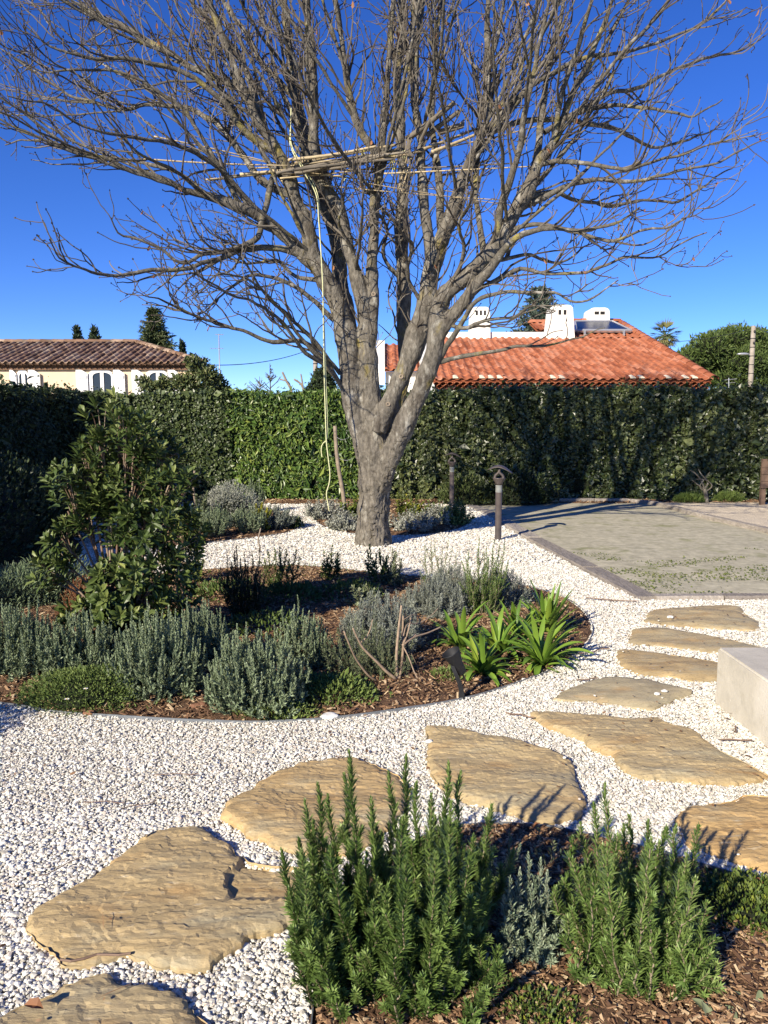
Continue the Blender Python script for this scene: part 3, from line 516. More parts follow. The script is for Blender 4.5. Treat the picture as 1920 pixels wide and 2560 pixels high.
# stems: (px, py, width in px) and depth offsets from start to end
STEMS = {
 'core': ([(933, 1372, 96), (933, 1350, 90), (933, 1320, 86), (934, 1270, 82), (937, 1200, 84), (941, 1140, 84), (943, 1110, 60)], 0, 0),
 's1a': ([(930, 1270, 24), (911, 1120, 54), (888, 1031, 52), (875, 922, 52), (868, 850, 52), (845, 760, 50), (808, 690, 42), (785, 640, 38), (765, 560, 36), (738, 500, 33), (722, 440, 30), (700, 390, 28), (665, 330, 25), (640, 300, 24), (600, 200, 20), (560, 100, 17), (520, 0, 15), (480, -90, 10), (450, -170, 5)], -.05, -1.0),
 's1b': ([(885, 930, 40), (880, 860, 44), (862, 765, 40), (848, 690, 36), (840, 600, 32), (815, 520, 30), (778, 450, 28), (768, 380, 27), (752, 300, 24), (738, 200, 20), (722, 100, 17), (708, 0, 14), (690, -100, 9), (680, -180, 5)], .15, .7),
 's2a': ([(938, 1270, 24), (942, 1120, 56), (931, 1031, 52), (920, 922, 48), (918, 849, 46), (912, 775, 40), (900, 730, 37), (889, 680, 35), (874, 629, 34), (862, 574, 34), (845, 524, 34), (822, 481, 33), (800, 440, 32), (788, 395, 30), (783, 330, 28), (786, 250, 24), (778, 150, 21), (772, 50, 18), (765, -60, 13), (760, -160, 6)], -.15, -.5),
 's2b': ([(925, 860, 34), (934, 764, 32), (931, 680, 30), (933, 595, 28), (934, 536, 27), (938, 490, 26), (946, 448, 25), (938, 384, 22), (912, 345, 21), (891, 303, 20), (868, 200, 16), (852, 100, 13), (838, 0, 11), (826, -100, 7)], -.2, -.9),
 's2c': ([(944, 460, 20), (956, 370, 17), (964, 260, 15), (974, 130, 13), (985, 0, 10), (992, -110, 6)], -.4, -.3),
 's3': ([(968, 1110, 34), (988, 1030, 38), (1004, 975, 36), (1013, 930, 34), (1010, 880, 32), (1009, 806, 32), (1009, 722, 31), (1005, 637, 32), (1004, 574, 32), (1005, 511, 30), (1008, 430, 27), (1000, 330, 24), (994, 220, 20), (1000, 100, 16), (1008, 0, 13), (1014, -120, 7)], .25, .9),
 'r': ([(942, 1260, 24), (960, 1190, 50), (981, 1130, 52), (1002, 1080, 52), (1027, 1025, 50), (1050, 977, 47), (1071, 922, 46), (1088, 870, 43), (1094, 800, 44), (1108, 742, 42), (1140, 709, 42), (1191, 671, 43), (1233, 625, 40), (1267, 570, 38), (1296, 520, 36), (1319, 480, 34), (1342, 417, 28), (1366, 385, 24), (1388, 355, 21), (1412, 290, 18), (1434, 231, 16), (1469, 160, 13), (1504, 70, 11), (1530, 0, 9), (1560, -90, 5)], .0, .4),
 'r2': ([(1085, 880, 34), (1098, 842, 34), (1122, 798, 34), (1161, 752, 32), (1199, 701, 28), (1232, 668, 22), (1262, 622, 18), (1300, 590, 14), (1365, 572, 11), (1452, 575, 9), (1539, 560, 7), (1600, 520, 4)], .25, -.9),
 's5': ([(948, 1080, 44), (958, 1040, 44), (978, 992, 42), (1005, 936, 42), (1030, 880, 46), (1052, 810, 50), (1070, 743, 48), (1077, 680, 46), (1088, 637, 44), (1106, 595, 40), (1123, 553, 36), (1144, 490, 33), (1157, 450, 30), (1172, 410, 26), (1191, 370, 23), (1214, 320, 20), (1222, 250, 18), (1220, 150, 16), (1218, 60, 13), (1214, -40, 10), (1206, -140, 5)], -.3, -.7),
 's5b': ([(1078, 660, 30), (1072, 600, 28), (1060, 520, 25), (1055, 448, 23), (1052, 405, 22), (1052, 355, 21), (1044, 300, 19), (1036, 220, 17), (1044, 110, 14), (1056, 0, 12), (1062, -120, 6)], -.4, .3),
 's5c': ([(1108, 600, 20), (1100, 553, 19), (1098, 448, 18), (1088, 384, 17), (1080, 300, 15), (1086, 200, 13), (1092, 100, 11), (1102, 0, 9), (1110, -120, 5)], -.2, .8),
 's6': ([(1212, 655, 16), (1207, 616, 16), (1199, 553, 15), (1191, 490, 14), (1193, 400, 13), (1202, 300, 12), (1216, 200, 11), (1240, 100, 9), (1262, 0, 8), (1280, -100, 5)], .1, 1.2),
 's7': ([(1230, 630, 20), (1241, 595, 20), (1254, 511, 19), (1276, 448, 17), (1296, 380, 15), (1310, 300, 14), (1330, 200, 12), (1350, 100, 10), (1372, 0, 8), (1390, -100, 5)], .2, -.8),
 'r3': ([(1342, 417, 20), (1348, 360, 17), (1352, 300, 16), (1368, 180, 13), (1398, 60, 10), (1415, -30, 8), (1430, -110, 4)], .3, 1.3),
 'r4': ([(1388, 358, 16), (1402, 250, 13), (1440, 130, 11), (1484, 0, 8), (1510, -80, 4)], .3, -.6),
 'l1': ([(800, 680, 28), (765, 646, 30), (726, 604, 29), (684, 570, 27), (642, 540, 25), (602, 515, 22), (521, 492, 18), (463, 474, 15), (405, 446, 13), (324, 428, 11), (260, 399, 10), (191, 376, 8), (116, 324, 7), (50, 275, 5), (0, 237, 3)], -.3, -1.8),
 'l2': ([(712, 420, 22), (694, 395, 20), (665, 332, 20), (625, 240, 19), (580, 212, 17), (509, 185, 15), (440, 145, 13), (370, 104, 12), (290, 58, 10), (220, 20, 8), (150, -40, 5)], -.5, .4),
 'l3': ([(690, 385, 18), (640, 350, 17), (596, 312, 16), (566, 260, 15), (500, 205, 13), (440, 168, 12), (380, 160, 11), (324, 147, 10), (250, 145, 8), (191, 133, 7), (120, 105, 5), (60, 60, 3)], -.3, -1.6),
 'l4': ([(735, 490, 20), (683, 470, 20), (640, 440, 18), (600, 380, 16), (540, 310, 14), (470, 270, 12), (400, 262, 10), (320, 275, 9), (240, 258, 7), (160, 225, 6), (70, 170, 5), (0, 120, 3)], .0, 1.2),
 'l5': ([(660, 330, 16), (640, 250, 15), (600, 150, 14), (540, 70, 12), (480, 10, 10), (420, -60, 6)], -.5, .9),
 'l6': ([(742, 250, 15), (700, 205, 14), (650, 150, 13), (610, 80, 11), (560, 0, 9), (520, -80, 5)], .5, 1.6),
 'l7': ([(640, 540, 15), (590, 470, 14), (545, 420, 12), (480, 380, 11), (400, 350, 9), (320, 345, 8), (240, 330, 6), (120, 260, 5), (20, 240, 3)], -.3, -2.4),
 'l8': ([(600, 512, 12), (560, 440, 11), (500, 330, 10), (430, 250, 9), (330, 190, 7), (230, 170, 6), (120, 180, 4), (20, 130, 3)], -.3, -1.3),
 'l9': ([(523, 492, 10), (440, 430, 9), (330, 400, 8), (220, 390, 6), (110, 355, 5), (10, 362, 3)], -.6, .2),
 'droop_a': ([(770, 650, 20), (718, 625, 18), (660, 618, 16), (600, 628, 14), (540, 650, 12), (480, 665, 11), (400, 672, 9), (301, 689, 8), (240, 684, 7), (191, 665, 6), (139, 637, 4), (120, 600, 3)], -.2, -2.2),
 'droop_b': ([(700, 405, 14), (683, 446, 15), (668, 500, 15), (655, 560, 15), (640, 600, 14), (579, 625, 12), (500, 640, 10), (457, 655, 9), (405, 625, 7), (340, 590, 6), (300, 580, 5), (278, 544, 3)], -.6, -1.4),
 'fan_a': ([(876, 985, 14), (850, 958, 13), (811, 903, 13), (760, 857, 12), (684, 853, 10), (600, 825, 9), (500, 792, 7), (440, 765, 6), (410, 750, 5), (370, 738, 3)], -.2, -1.6),
 'fan_b': ([(858, 970, 14), (820, 920, 11), (760, 880, 10), (700, 800, 8), (640, 760, 7), (560, 730, 6), (500, 690, 4), (470, 650, 3)], -.1, -2.6),
 'fan_c': ([(800, 900, 10), (750, 840, 9), (690, 760, 8), (620, 700, 6), (540, 690, 5), (490, 740, 3)], -.4, -2.0),
 'fan_d': ([(850, 935, 12), (790, 860, 10), (720, 790, 9), (650, 720, 7), (600, 640, 5), (570, 600, 3)], -.2, -1.9),
 'fan_e': ([(835, 800, 14), (770, 740, 12), (700, 700, 10), (640, 690, 8), (570, 720, 6), (520, 770, 4), (490, 790, 3)], -.2, -.9),
 'fan_f': ([(800, 700, 12), (740, 690, 10), (690, 650, 8), (620, 660, 6), (560, 640, 5), (500, 600, 3)], .1, 1.2),
 'mid_a': ([(905, 700, 11), (880, 620, 9), (850, 560, 7), (860, 500, 5), (840, 450, 3)], -.35, -1.5),
 'mid_b': ([(1005, 700, 11), (960, 640, 9), (965, 570, 7), (930, 520, 5), (945, 470, 3)], -.3, -1.3),
 'mid_c': ([(1060, 770, 11), (1020, 690, 9), (1030, 620, 7), (1000, 570, 5), (1015, 520, 3)], -.6, -1.8),
 'mid_d': ([(1110, 745, 12), (1160, 640, 10), (1150, 560, 8), (1180, 500, 6), (1170, 440, 4)], -.1, -1.5),
 'low_d': ([(1100, 800, 12), (1160, 820, 10), (1220, 800, 8), (1290, 790, 6), (1340, 760, 5), (1390, 770, 3)], .1, -1.4),
 'low_e': ([(1180, 680, 12), (1240, 650, 10), (1320, 640, 8), (1400, 655, 6), (1460, 620, 4), (1500, 600, 3)], .1, 1.0),
 'low_a': ([(1094, 905, 18), (1115, 868, 15), (1130, 848, 14), (1160, 800, 12), (1189, 754, 11), (1248, 729, 10), (1312, 729, 9), (1377, 729, 7), (1436, 756, 6), (1490, 745, 5), (1545, 700, 3)], .0, -1.2),
 'low_b': ([(1096, 905, 14), (1149, 892, 11), (1200, 884, 10), (1248, 877, 9), (1310, 868, 8), (1367, 866, 6), (1446, 848, 4), (1510, 820, 2)], .1, -.6),
 'low_c': ([(1150, 770, 12), (1200, 722, 11), (1260, 690, 10), (1307, 671, 9), (1365, 686, 9), (1452, 683, 8), (1510, 662, 7), (1568, 642, 6), (1654, 640, 5), (1720, 600, 4), (1770, 579, 3)], .2, -.7),
 'm_a': ([(1290, 530, 16), (1340, 505, 14), (1423, 463, 12), (1480, 452, 11), (1539, 451, 10), (1610, 448, 8), (1683, 434, 7), (1799, 399, 5), (1860, 372, 4), (1915, 347, 3)], .3, .1),
 'm_b': ([(1230, 330, 15), (1284, 307, 14), (1350, 300, 12), (1423, 301, 11), (1480, 312, 10), (1539, 324, 9), (1590, 352, 8), (1643, 365, 7), (1720, 352, 6), (1788, 324, 3)], -.6, .5),
 'm_c': ([(1215, 330, 14), (1238, 301, 14), (1280, 255, 13), (1319, 220, 12), (1400, 168, 11), (1470, 140, 10), (1540, 135, 8), (1614, 116, 7), (1735, 69, 5), (1790, 30, 4), (1820, -10, 2)], -.6, -1.4),
 'm_d': ([(1360, 330, 13), (1423, 289, 13), (1510, 243, 11), (1597, 220, 9), (1660, 190, 8), (1741, 150, 7), (1828, 139, 5), (1915, 87, 2)], .3, 1.1),
 'm_e': ([(1420, 290, 11), (1481, 272, 10), (1560, 262, 9), (1654, 278, 7), (1730, 295, 5), (1799, 249, 3)], .3, -.7),
 'm_f': ([(1310, 500, 13), (1380, 480, 11), (1440, 500, 10), (1520, 510, 8), (1600, 500, 7), (1700, 500, 6), (1790, 440, 4), (1850, 400, 2)], .3, 1.4),
 'm_g': ([(1270, 575, 12), (1340, 560, 11), (1430, 580, 9), (1530, 600, 8), (1600, 580, 6), (1680, 570, 5), (1740, 520, 2)], .3, -1.2),
 'm_h': ([(1345, 415, 13), (1400, 405, 12), (1480, 410, 10), (1560, 420, 8), (1640, 400, 7), (1730, 380, 5), (1830, 350, 3)], .3, -1.5),
}
def stem_world(pts, d0, d1, ex=1.3):
    out = []; n = len(pts)
    for i, (a, b, w) in enumerate(pts):
        t = i / (n - 1); Y = TY + d0 + (d1 - d0) * t ** ex; p = P(a, b, Y); out.append((*p, w * .5 * Y / F))
    return np.array(out)
paths = {}
def proj(p):
    d = p - np.array([0, 0, CAMZ]); zc = d[..., 1] * CT - d[..., 2] * ST; u = d[..., 0] / zc * F + 960; v = 1280 - (d[..., 1] * ST + d[..., 2] * CT) / zc * F; return u, v
for k_, (pts, d0, d1) in STEMS.items():
    ex = .6 if k_ == 'r' else 1.3
    if k_ == 'r': d1 = -1.25
    if k_ not in ('core', 's1a', 's1b', 's2a', 's2b', 's3', 'r', 's5'):      # a limb starts at the depth of the stem it leaves
        best = (1e9, d0)
        for k2, q in paths.items():
            s = spline(q, 60); u, v = proj(s[:, :3]); dd = np.hypot(u - pts[0][0], v - pts[0][1]) - s[:, 3] * 150; i = dd.argmin()
            if dd[i] < best[0] - 4: best = (dd[i], s[i, 1] - TY)
        d1 = d1 + (best[1] - d0); d0 = best[1]
    paths[k_] = stem_world(pts, d0, d1, ex)
# further limbs, from random places on the stems to the rim of the crown
prim = ['s1a', 's1b', 's2a', 's2b', 's3', 'r', 's5', 's5b', 's5c', 's6', 's7', 'l1', 'l2', 'l4']
R2 = np.random.default_rng(23)
for i in range(84):
    k_ = prim[i % len(prim)]; q = paths[k_]; n = len(q); j = int(R2.uniform(.38, .82) * n); a = q[j]
    ax = (a[0] + .1) * .9 + R2.normal(0, 1.3); ay = a[1] + R2.normal(0, 1.1) + (a[1] - TY) * .6
    d = q[j] - q[j - 1]; dn = d[:3] / np.linalg.norm(d[:3]); rad = np.array([a[0] + .1 + R2.normal(0, .5), a[1] - TY + R2.normal(0, .9), R2.uniform(.2, 1.0)]); rad = rad if i < 64 else np.array([R2.uniform(-1.1, .5), -1.2, R2.uniform(-.05, .45)]); rad /= np.linalg.norm(rad)  # last limbs are added, reaching sunward so their shadows dapple the trunk
    Lg = R2.uniform(1.5, 3.2); dd = dn * (.85 if i < 64 else .3) + rad * (.32 if i < 64 else .7); dd /= np.linalg.norm(dd); e = a[:3] + dd * Lg + (0, 0, .15 * Lg); m1 = a[:3] + (dd + .12 * rad) * Lg * .33; m2 = a[:3] + dd * Lg * .66 + (0, 0, .03 * Lg) + R2.normal(0, .05, 3)
    r0 = min(a[3] * .5, .021); paths['x%02d' % i] = np.array([(*a[:3], r0), (*m1, r0 * .85), (*m2, r0 * .55), (*e, r0 * .15)])
fine = {}
for k_, q in paths.items():
    L = np.linalg.norm(np.diff(q[:, :3], axis=0), axis=1).sum(); n = max(int(L / .07), 10); s = spline(q, n); s[:, 3] = np.maximum(s[:, 3], .0035)
    wob = (.018 if k_[0] in 'sr' or k_ == 'core' else .03) * np.linspace(0, 1, n) ** .5
    s[:, :3] += wob[:, None] * np.stack([fbm(s[:, :3], 3.0, 2, 11 + z) for z in range(3)], 1)
    if k_ != 'core': s[:, :3] += .011 * np.minimum(1, .03 / s[:, 3:4]) * np.stack([vnoise(s[:, :3], 8.0, 31 + z) for z in range(3)], 1)
    # knobbly joints
    s[:, 3] *= 1 + .16 * np.clip(fbm(s[:, :3], 7, 2, 5), -.5, 1)
    fine[k_] = s
def proj(p):
    d = p - np.array([0, 0, CAMZ]); zc = d[..., 1] * CT - d[..., 2] * ST; u = d[..., 0] / zc * F + 960; v = 1280 - (d[..., 1] * ST + d[..., 2] * CT) / zc * F; return u, v
def onstem(px, py):
    """the spot of the nearest stem's surface that faces the camera"""
    best = (1e9, None)
    for k_, s in fine.items():
        if k_[0] == 'x': continue
        u, v = proj(s[:, :3]); dd = np.hypot(u - px, v - py) - s[:, 3] * 180; i = dd.argmin()
        if dd[i] < best[0]: best = (dd[i], np.array([s[i, 0], s[i, 1] - s[i, 3] * .93, s[i, 2]]))
    return best[1]
# the fused trunk: thick stretches joined, remeshed, then given bark relief
tm = MB(); TH = .043
for k_ in ['core', 's1a', 's1b', 's2a', 's2b', 's3', 'r', 'r2', 's5', 's5b', 'l1']:
    s = fine[k_]; n = int((s[:, 3] > TH).sum()) if k_ != 'core' else len(s)
    i = np.where(s[:, 3] > TH)[0]
    if len(i) < 3: continue
    e = s[:i.max() + 2]
    capped(tm, e[:, :3], e[:, 3], 14)
# root flare
for a in np.linspace(0, 2 * np.pi, 7)[:-1]:
    b0 = P(933, 1365, TY); b0[2] = 0; c_ = b0 + np.array([math.cos(a), math.sin(a), 0]) * .12
    capped(tm, [c_ + (0, 0, -.06), c_ + (0, 0, .1), b0 + (0.0, 0, .45)], [.13, .11, .02], 10)
for (kx, ky, kr) in [(960, 1290, .055), (955, 1315, .06), (962, 1250, .05), (945, 1300, .04), (968, 1330, .05), (1000, 745, .03), (1108, 690, .055), (1066, 700, .06), (925, 745, .035)]:     # burrs and knobs
    c_ = onstem(kx, ky); capped(tm, [c_ + (0, .06, -kr), c_, c_ + (0, .06, kr)], [kr * .5, kr, kr * .5], 8)
tmp = build('trunk_tmp', tm, M['bark'], base=(0, 0, 0))
md = tmp.modifiers.new('r', 'REMESH'); md.mode = 'VOXEL'; md.voxel_size = .0115
m2 = tmp.modifiers.new('s', 'SMOOTH'); m2.iterations = 6; m2.factor = .5
dg = bpy.context.evaluated_depsgraph_get(); me = bpy.data.meshes.new_from_object(tmp.evaluated_get(dg))
nv = len(me.vertices); V = np.empty(nv * 3); me.vertices.foreach_get('co', V); V = V.reshape(-1, 3); N = np.empty(nv * 3); me.vertices.foreach_get('normal', N); N = N.reshape(-1, 3)
Fq = [list(p.vertices) for p in me.polygons]; bpy.data.objects.remove(tmp); bpy.data.meshes.remove(me)
q = V * (1, 1, .42); low = np.clip(1.15 - V[:, 2] / 2.6, .25, 1)
q1 = q + .03 * np.stack([fbm(q, 14, 2, 40 + z) for z in range(3)], 1)
ridg = 1 - np.abs(fbm(q1, 9, 3, 3)) * 2.6; crack = np.clip(ridg - .5, 0, 1); plate = vnoise(q1, 17, 21)
disp = .012 * fbm(q, 4, 2) + low * (-.042 * crack + .012 * np.round(plate * 2) / 2 + .006 * fbm(V, 45, 2, 9))
V = V + N * disp[:, None]
root = thing('bare_tree', 'large leafless multi-stemmed tree rising from the white gravel, canes and rope caught in it', 'tree', (P(933, 1365, TY)[0], TY, 0))
mb = MB(); quads = np.array([f for f in Fq if len(f) == 4]); mb.add(V, quads); build('trunk', mb, M['bark'], root, smooth=True)
# pruning scars: pale rings with a dark heart
for (px, py, r, dY, dx) in [(1068, 692, .045, -.36, 0), (925, 745, .030, -.33, 0), (929, 863, .032, -.30, .0), (978, 1010, .03, -.2, 0), (903, 598, .026, -.3, 0), (1010, 945, .03, -.28, 0)]:
    c_ = onstem(px, py); mb = MB(); lathe(mb, [(r * .35, -.02), (r * .4, .012), (r * .75, .02), (r, .006), (r * 1.15, -.03)], 14, c_, .5, (dx, -1, .15)); build('pruning_scar', mb, M['stake'], root, smooth=True)
# limbs as tubes, with their side twigs
def grow(O, D, L, r0, r1, K, jit, up, ids, outw=.0):
    n = len(O); pts = np.empty((n, K, 3)); pts[:, 0] = O; d = nrm(D); st = (L / (K - 1))[:, None]
    for k in range(1, K):
        d = nrm(d + rng.normal(0, jit, (n, 3)) + np.array([0, 0, up])); pts[:, k] = pts[:, k - 1] + d * st
    R = r0[:, None] + (r1 - r0)[:, None] * np.linspace(0, 1, K)[None]
    return pts, R
def sample(pts, R, ids, per_m, tmin, rmax=1):
    """spawn places along (N,K) paths"""
    seg = pts[:, 1:] - pts[:, :-1]; Ls = np.linalg.norm(seg, axis=2); K = pts.shape[1]
    tt = np.linspace(0, 1, K)[:-1]; ok = (tt[None] >= tmin) & (R[:, :-1] < rmax)
    lam = Ls * per_m * ok; cnt = rng.poisson(lam); i, k = np.nonzero(cnt); c = cnt[i, k]; i = np.repeat(i, c); k = np.repeat(k, c)
    u = rng.uniform(0, 1, len(i))[:, None]; O = pts[i, k] * (1 - u) + pts[i, k + 1] * u
    return O, nrm(seg[i, k]), R[i, k], ids[i], tt[k]
def side(T, O, lo, hi, outward):
    n = len(T); a = np.radians(rng.uniform(lo, hi, n))[:, None]; rv = rng.normal(size=(n, 3))
    ow = nrm(np.column_stack([O[:, 0] + .1, O[:, 1] - TY, np.zeros(n)])); rv = nrm(rv) + outward * ow + np.array([0, 0, .12])
    pr = nrm(rv - T * (rv * T).sum(1, keepdims=True)); return nrm(T * np.cos(a) + pr * np.sin(a))
keys = [k_ for k_ in fine if k_ != 'core']; kid = {k_: i for i, k_ in enumerate(keys)}
lv1 = []
for k_ in keys:
    s = fine[k_]; O, T, r, ids, t = sample(s[None, :, :3], s[None, :, 3], np.array([kid[k_]]), 5.0 if k_[0] in 'lmdf' else 4.0 if k_[0] == 'x' else 3.8, .16, .11)
    lv1.append((O, T, r, ids, t))
for k_ in keys:      # thin twigs straight off the thick stems
    if k_[0] not in 'srl': continue
    s = fine[k_]; O, T, r, ids, t = sample(s[None, :, :3], s[None, :, 3], np.array([kid[k_]]), 5.5, .12, .16)
    g = (r > .035) & (O[:, 2] > 1.9); lv1.append((O[g], T[g], np.minimum(r[g], .014), ids[g], t[g]))
O, T, r, ids, t = [np.concatenate(x) for x in zip(*lv1)]
ok = O[:, 2] > 2.2; O, T, r, ids, t = O[ok], T[ok], r[ok], ids[ok], t[ok]
n = len(O); L = rng.uniform(.35, 1.25, n) * (0.6 + 22 * np.minimum(r, .025)) * (1.15 - .6 * t)
r0 = np.clip(r * rng.uniform(.4, .65, n), .0058, .016)
P1, R1 = grow(O, side(T, O, 18, 48, .3), L, r0, np.full(n, .0045), 13, .15, .06, ids); I1 = ids
O, T, r, ids, t = sample(P1, R1, I1, 3.4, .15)
n = len(O); L = rng.uniform(.12, .6, n) * (1.1 - .5 * t)
P2, R2_ = grow(O, side(T, O, 28, 62, .1), L, np.clip(r * .8, .0045, .008), np.full(n, .0038), 7, .21, .09, ids); I2 = ids
O, T, r, ids, t = sample(P2, R2_, I2, 3.2, .2)
n = len(O); L = rng.uniform(.04, .15, n)
P3, R3 = grow(O, side(T, O, 25, 60, 0), L, np.full(n, .0040), np.full(n, .0036), 4, .2, .1, ids); I3 = ids
# buds
tips = np.concatenate([P1[:, -1], P2[:, -1], P3[:, -1]]); tid = np.concatenate([I1, I2, I3]); td = nrm(np.concatenate([P1[:, -1] - P1[:, -2], P2[:, -1] - P2[:, -2], P3[:, -1] - P3[:, -2]]))
BUD = (np.array([(0, 0, 0), (.5, .4, 0), (0, .4, .5), (-.5, .4, 0), (0, .4, -.5), (0, 1, 0)]), np.array([(0, 2, 1), (0, 3, 2), (0, 4, 3), (0, 1, 4), (5, 1, 2), (5, 2, 3), (5, 3, 4), (5, 4, 1)]))
print('twigs', len(P1), len(P2), len(P3))
for k_ in keys:
    s = fine[k_]; i_ = np.where(s[:, 3] > TH)[0]; thick = k_ in ['s1a', 's1b', 's2a', 's2b', 's3', 'r', 'r2', 's5', 's5b', 'l1']
    a = max(i_.max() - 3, 0) if thick and len(i_) > 2 else 0
    mb = MB(); e = s[a:].copy()
    if a: e[:4, 3] *= np.array([.9, .95, .99, 1.0])
    V, Fc = tubes(e[None, :, :3], e[None, :, 3], 9); mb.add(V, Fc, .5)
    br = build('limb', mb, M['limb'], root, smooth=True)
    mb = MB(); j = kid[k_]
    for PP, RR, II, sd in [(P1, R1, I1, 5), (P2, R2_, I2, 4), (P3, R3, I3, 3)]:
        m_ = II == j
        if m_.any(): V, Fc = tubes(PP[m_], RR[m_], sd); mb.add(V, Fc, np.repeat(rng.uniform(0, 1, m_.sum()), PP.shape[1] * sd))
    m_ = tid == j
    if m_.any():
        V, Fc = place(*BUD, tips[m_], td[m_], np.tile([0.3, .5, 1.], (m_.sum(), 1)), rng.uniform(.018, .03, m_.sum()), .011); mb.add(V, Fc, .0)
    if mb.n: build('twigs', mb, M['twig'], br)
# dead leaves and pods still hanging on the twigs
m_ = rng.uniform(size=len(tips)) < .045; O = tips[m_]; n = len(O)
mb = MB(); V, Fc = place(*LEAF8, O, rng.normal(0, .5, (n, 3)) + (0, 0, -.9), rng.normal(size=(n, 3)), rng.uniform(.03, .085, n), rng.uniform(.012, .035, n)); mb.add(V, Fc, np.repeat(rng.uniform(0, 1, n), 8))
o = build('dried_leaves', mb, M['dry'], root); o['kind'] = 'stuff'

# ------------------------------------------------------------------ canes lodged in the crown
def cane(parent, a, b, r, mat, ya, yb, seg=9, hollow=False, name='cane'):
    A = P(*a, ya); B = P(*b, yb); t = np.linspace(0, 1, seg * 3 + 1); p = A + (B - A) * t[:, None]; L = np.linalg.norm(B - A); p[:, 2] -= .02 * L * np.sin(np.pi * t) * R2.uniform(-.4, 1)
    rr = r * (1 - .25 * t); rr[::3] *= 1.14; mb = MB()
    if hollow:
        prof = np.concatenate([p, p[::-1][:3]]); V, Fc = tubes(p[None], rr[None], 12); mb.add(V, Fc, R2.uniform()); V, Fc = tubes(p[None][:, -4:], (rr * .72)[None][:, -4:], 12); mb.add(V, Fc[:, ::-1], .0)
        k = 12; v1 = tubes(p[None], rr[None], 12)[0][-k:]; v2 = tubes(p[None][:, -4:], (rr * .72)[None][:, -4:], 12)[0][-k:]; i = np.arange(k); mb.add(np.vstack([v1, v2]), np.stack([i, (i + 1) % k, (i + 1) % k + k, i + k], 1), .9)
        v3 = tubes(p[None], rr[None], 12)[0][:k]; mb.add(v3, [list(range(k))[::-1]], .5)
    else: capped(mb, p, rr, 7, R2.uniform())
    return build(name, mb, mat, parent, smooth=True)
cb = thing('cane_bundle', 'long bundle of dry yellow canes lying across the tree fork at rope height', 'cane bundle', P(880, 410, 9.5))
CAN = [((355, 397), (720, 414), .012), ((385, 341), (700, 412), .010), ((420, 360), (735, 420), .009), ((515, 449), (730, 430), .012), ((520, 452), (820, 418), .010), ((560, 440), (900, 405), .011), ((600, 436), (960, 388), .014),
       ((700, 432), (1010, 372), .017), ((715, 412), (990, 362), .016), ((800, 418), (1062, 378), .014), ((730, 425), (985, 398), .014), ((700, 446), (960, 418), .012), ((720, 400), (940, 366), .015), ((780, 408), (1005, 392), .016),
       ((810, 420), (1060, 433), .010), ((860, 425), (1302, 407), .012), ((960, 434), (1330, 416), .011), ((700, 452), (1250, 500), .008), ((760, 430), (1180, 486), .009), ((900, 455), (1330, 520), .007), ((1060, 372), (1190, 322), .014), ((1080, 380), (1186, 338), .017),
       ((1090, 372), (1340, 316), .011), ((680, 425), (860, 440), .011), ((640, 420), (830, 400), .012), ((985, 478), (1003, 392), .012), ((995, 480), (1018, 390), .012), ((1004, 478), (1030, 388), .010), ((978, 470), (995, 395), .009)]
for a, b, r in CAN: cane(cb, a, b, r * (1.25 if r > .012 else .8), M['cane'] if R2.uniform() < .7 else M['cane_grey'], 9.25 + R2.uniform(-.25, .2), 9.35 + R2.uniform(-.25, .3))
for i in range(16):
    x0 = R2.uniform(690, 800); x1 = R2.uniform(900, 1060); f_ = lambda x: 432 - (x - 700) * .165 + R2.uniform(-12, 14)
    cane(cb, (x0, f_(x0)), (x1, f_(x1)), R2.uniform(.012, .02), M['cane_grey'] if R2.uniform() < .6 else M['cane'], 9.3 + R2.uniform(-.25, .25), 9.35 + R2.uniform(-.25, .25))
mb = MB()        # broad flat palm-like sheaths on the bundle
for (a, b, w) in [((792, 405), (900, 392), .03), ((720, 398), (835, 385), .03), ((905, 425), (990, 405), .035), ((1098, 335), (1160, 318), .03)]:
    A = P(*a, 9.3); B = P(*b, 9.35); d = B - A; V = []
    for t in np.linspace(0, 1, 6):
        for s in (-1, 0, 1): V.append(A + d * t + np.array([0, .04 * s, (.012 * (1 - abs(s)) + w * .3 * s)]))
    mb.add(V, [[i * 3 + j, i * 3 + j + 1, i * 3 + j + 4, i * 3 + j + 3] for i in range(5) for j in range(2)], .4)
build('dry_sheath', mb, M['cane_grey'], cb)
for k, (x, y, yy) in enumerate([(1003, 392, 9.25), (903, 390, 9.25), (972, 404, 9.22)]):
    c_ = P(x, y, yy + .2); a = np.linspace(0, 2 * np.pi * 3, 40); ring = np.stack([c_[0] + .004 * a, c_[1] + .12 * np.cos(a), c_[2] + .06 * np.sin(a)], 1); V, Fc = tubes(ring[None], np.full((1, 40), .005), 5); mb = MB(); mb.add(V, Fc, .5); build('lashing', mb, M['yellow_tie'] if k else M['rope'], cb)
mb = MB(); t = np.linspace(0, 1, 14)
for (a, b) in [((976, 398), (985, 440)), ((978, 398), (992, 425)), ((862, 436), (865, 452))]:
    p = P(*a, 9.2) + (P(*b, 9.2) - P(*a, 9.2)) * t[:, None]; p[:, 0] += .02 * np.sin(t * 5); V, Fc = tubes(p[None], np.full((1, 14), .004), 5); mb.add(V, Fc)
build('twine_end', mb, M['yellow_tie'], cb)
pb = thing('bamboo_poles', 'two thick grey hollow poles tied together, jutting up right above the cane bundle', 'bamboo poles', P(1040, 340, 9.3))
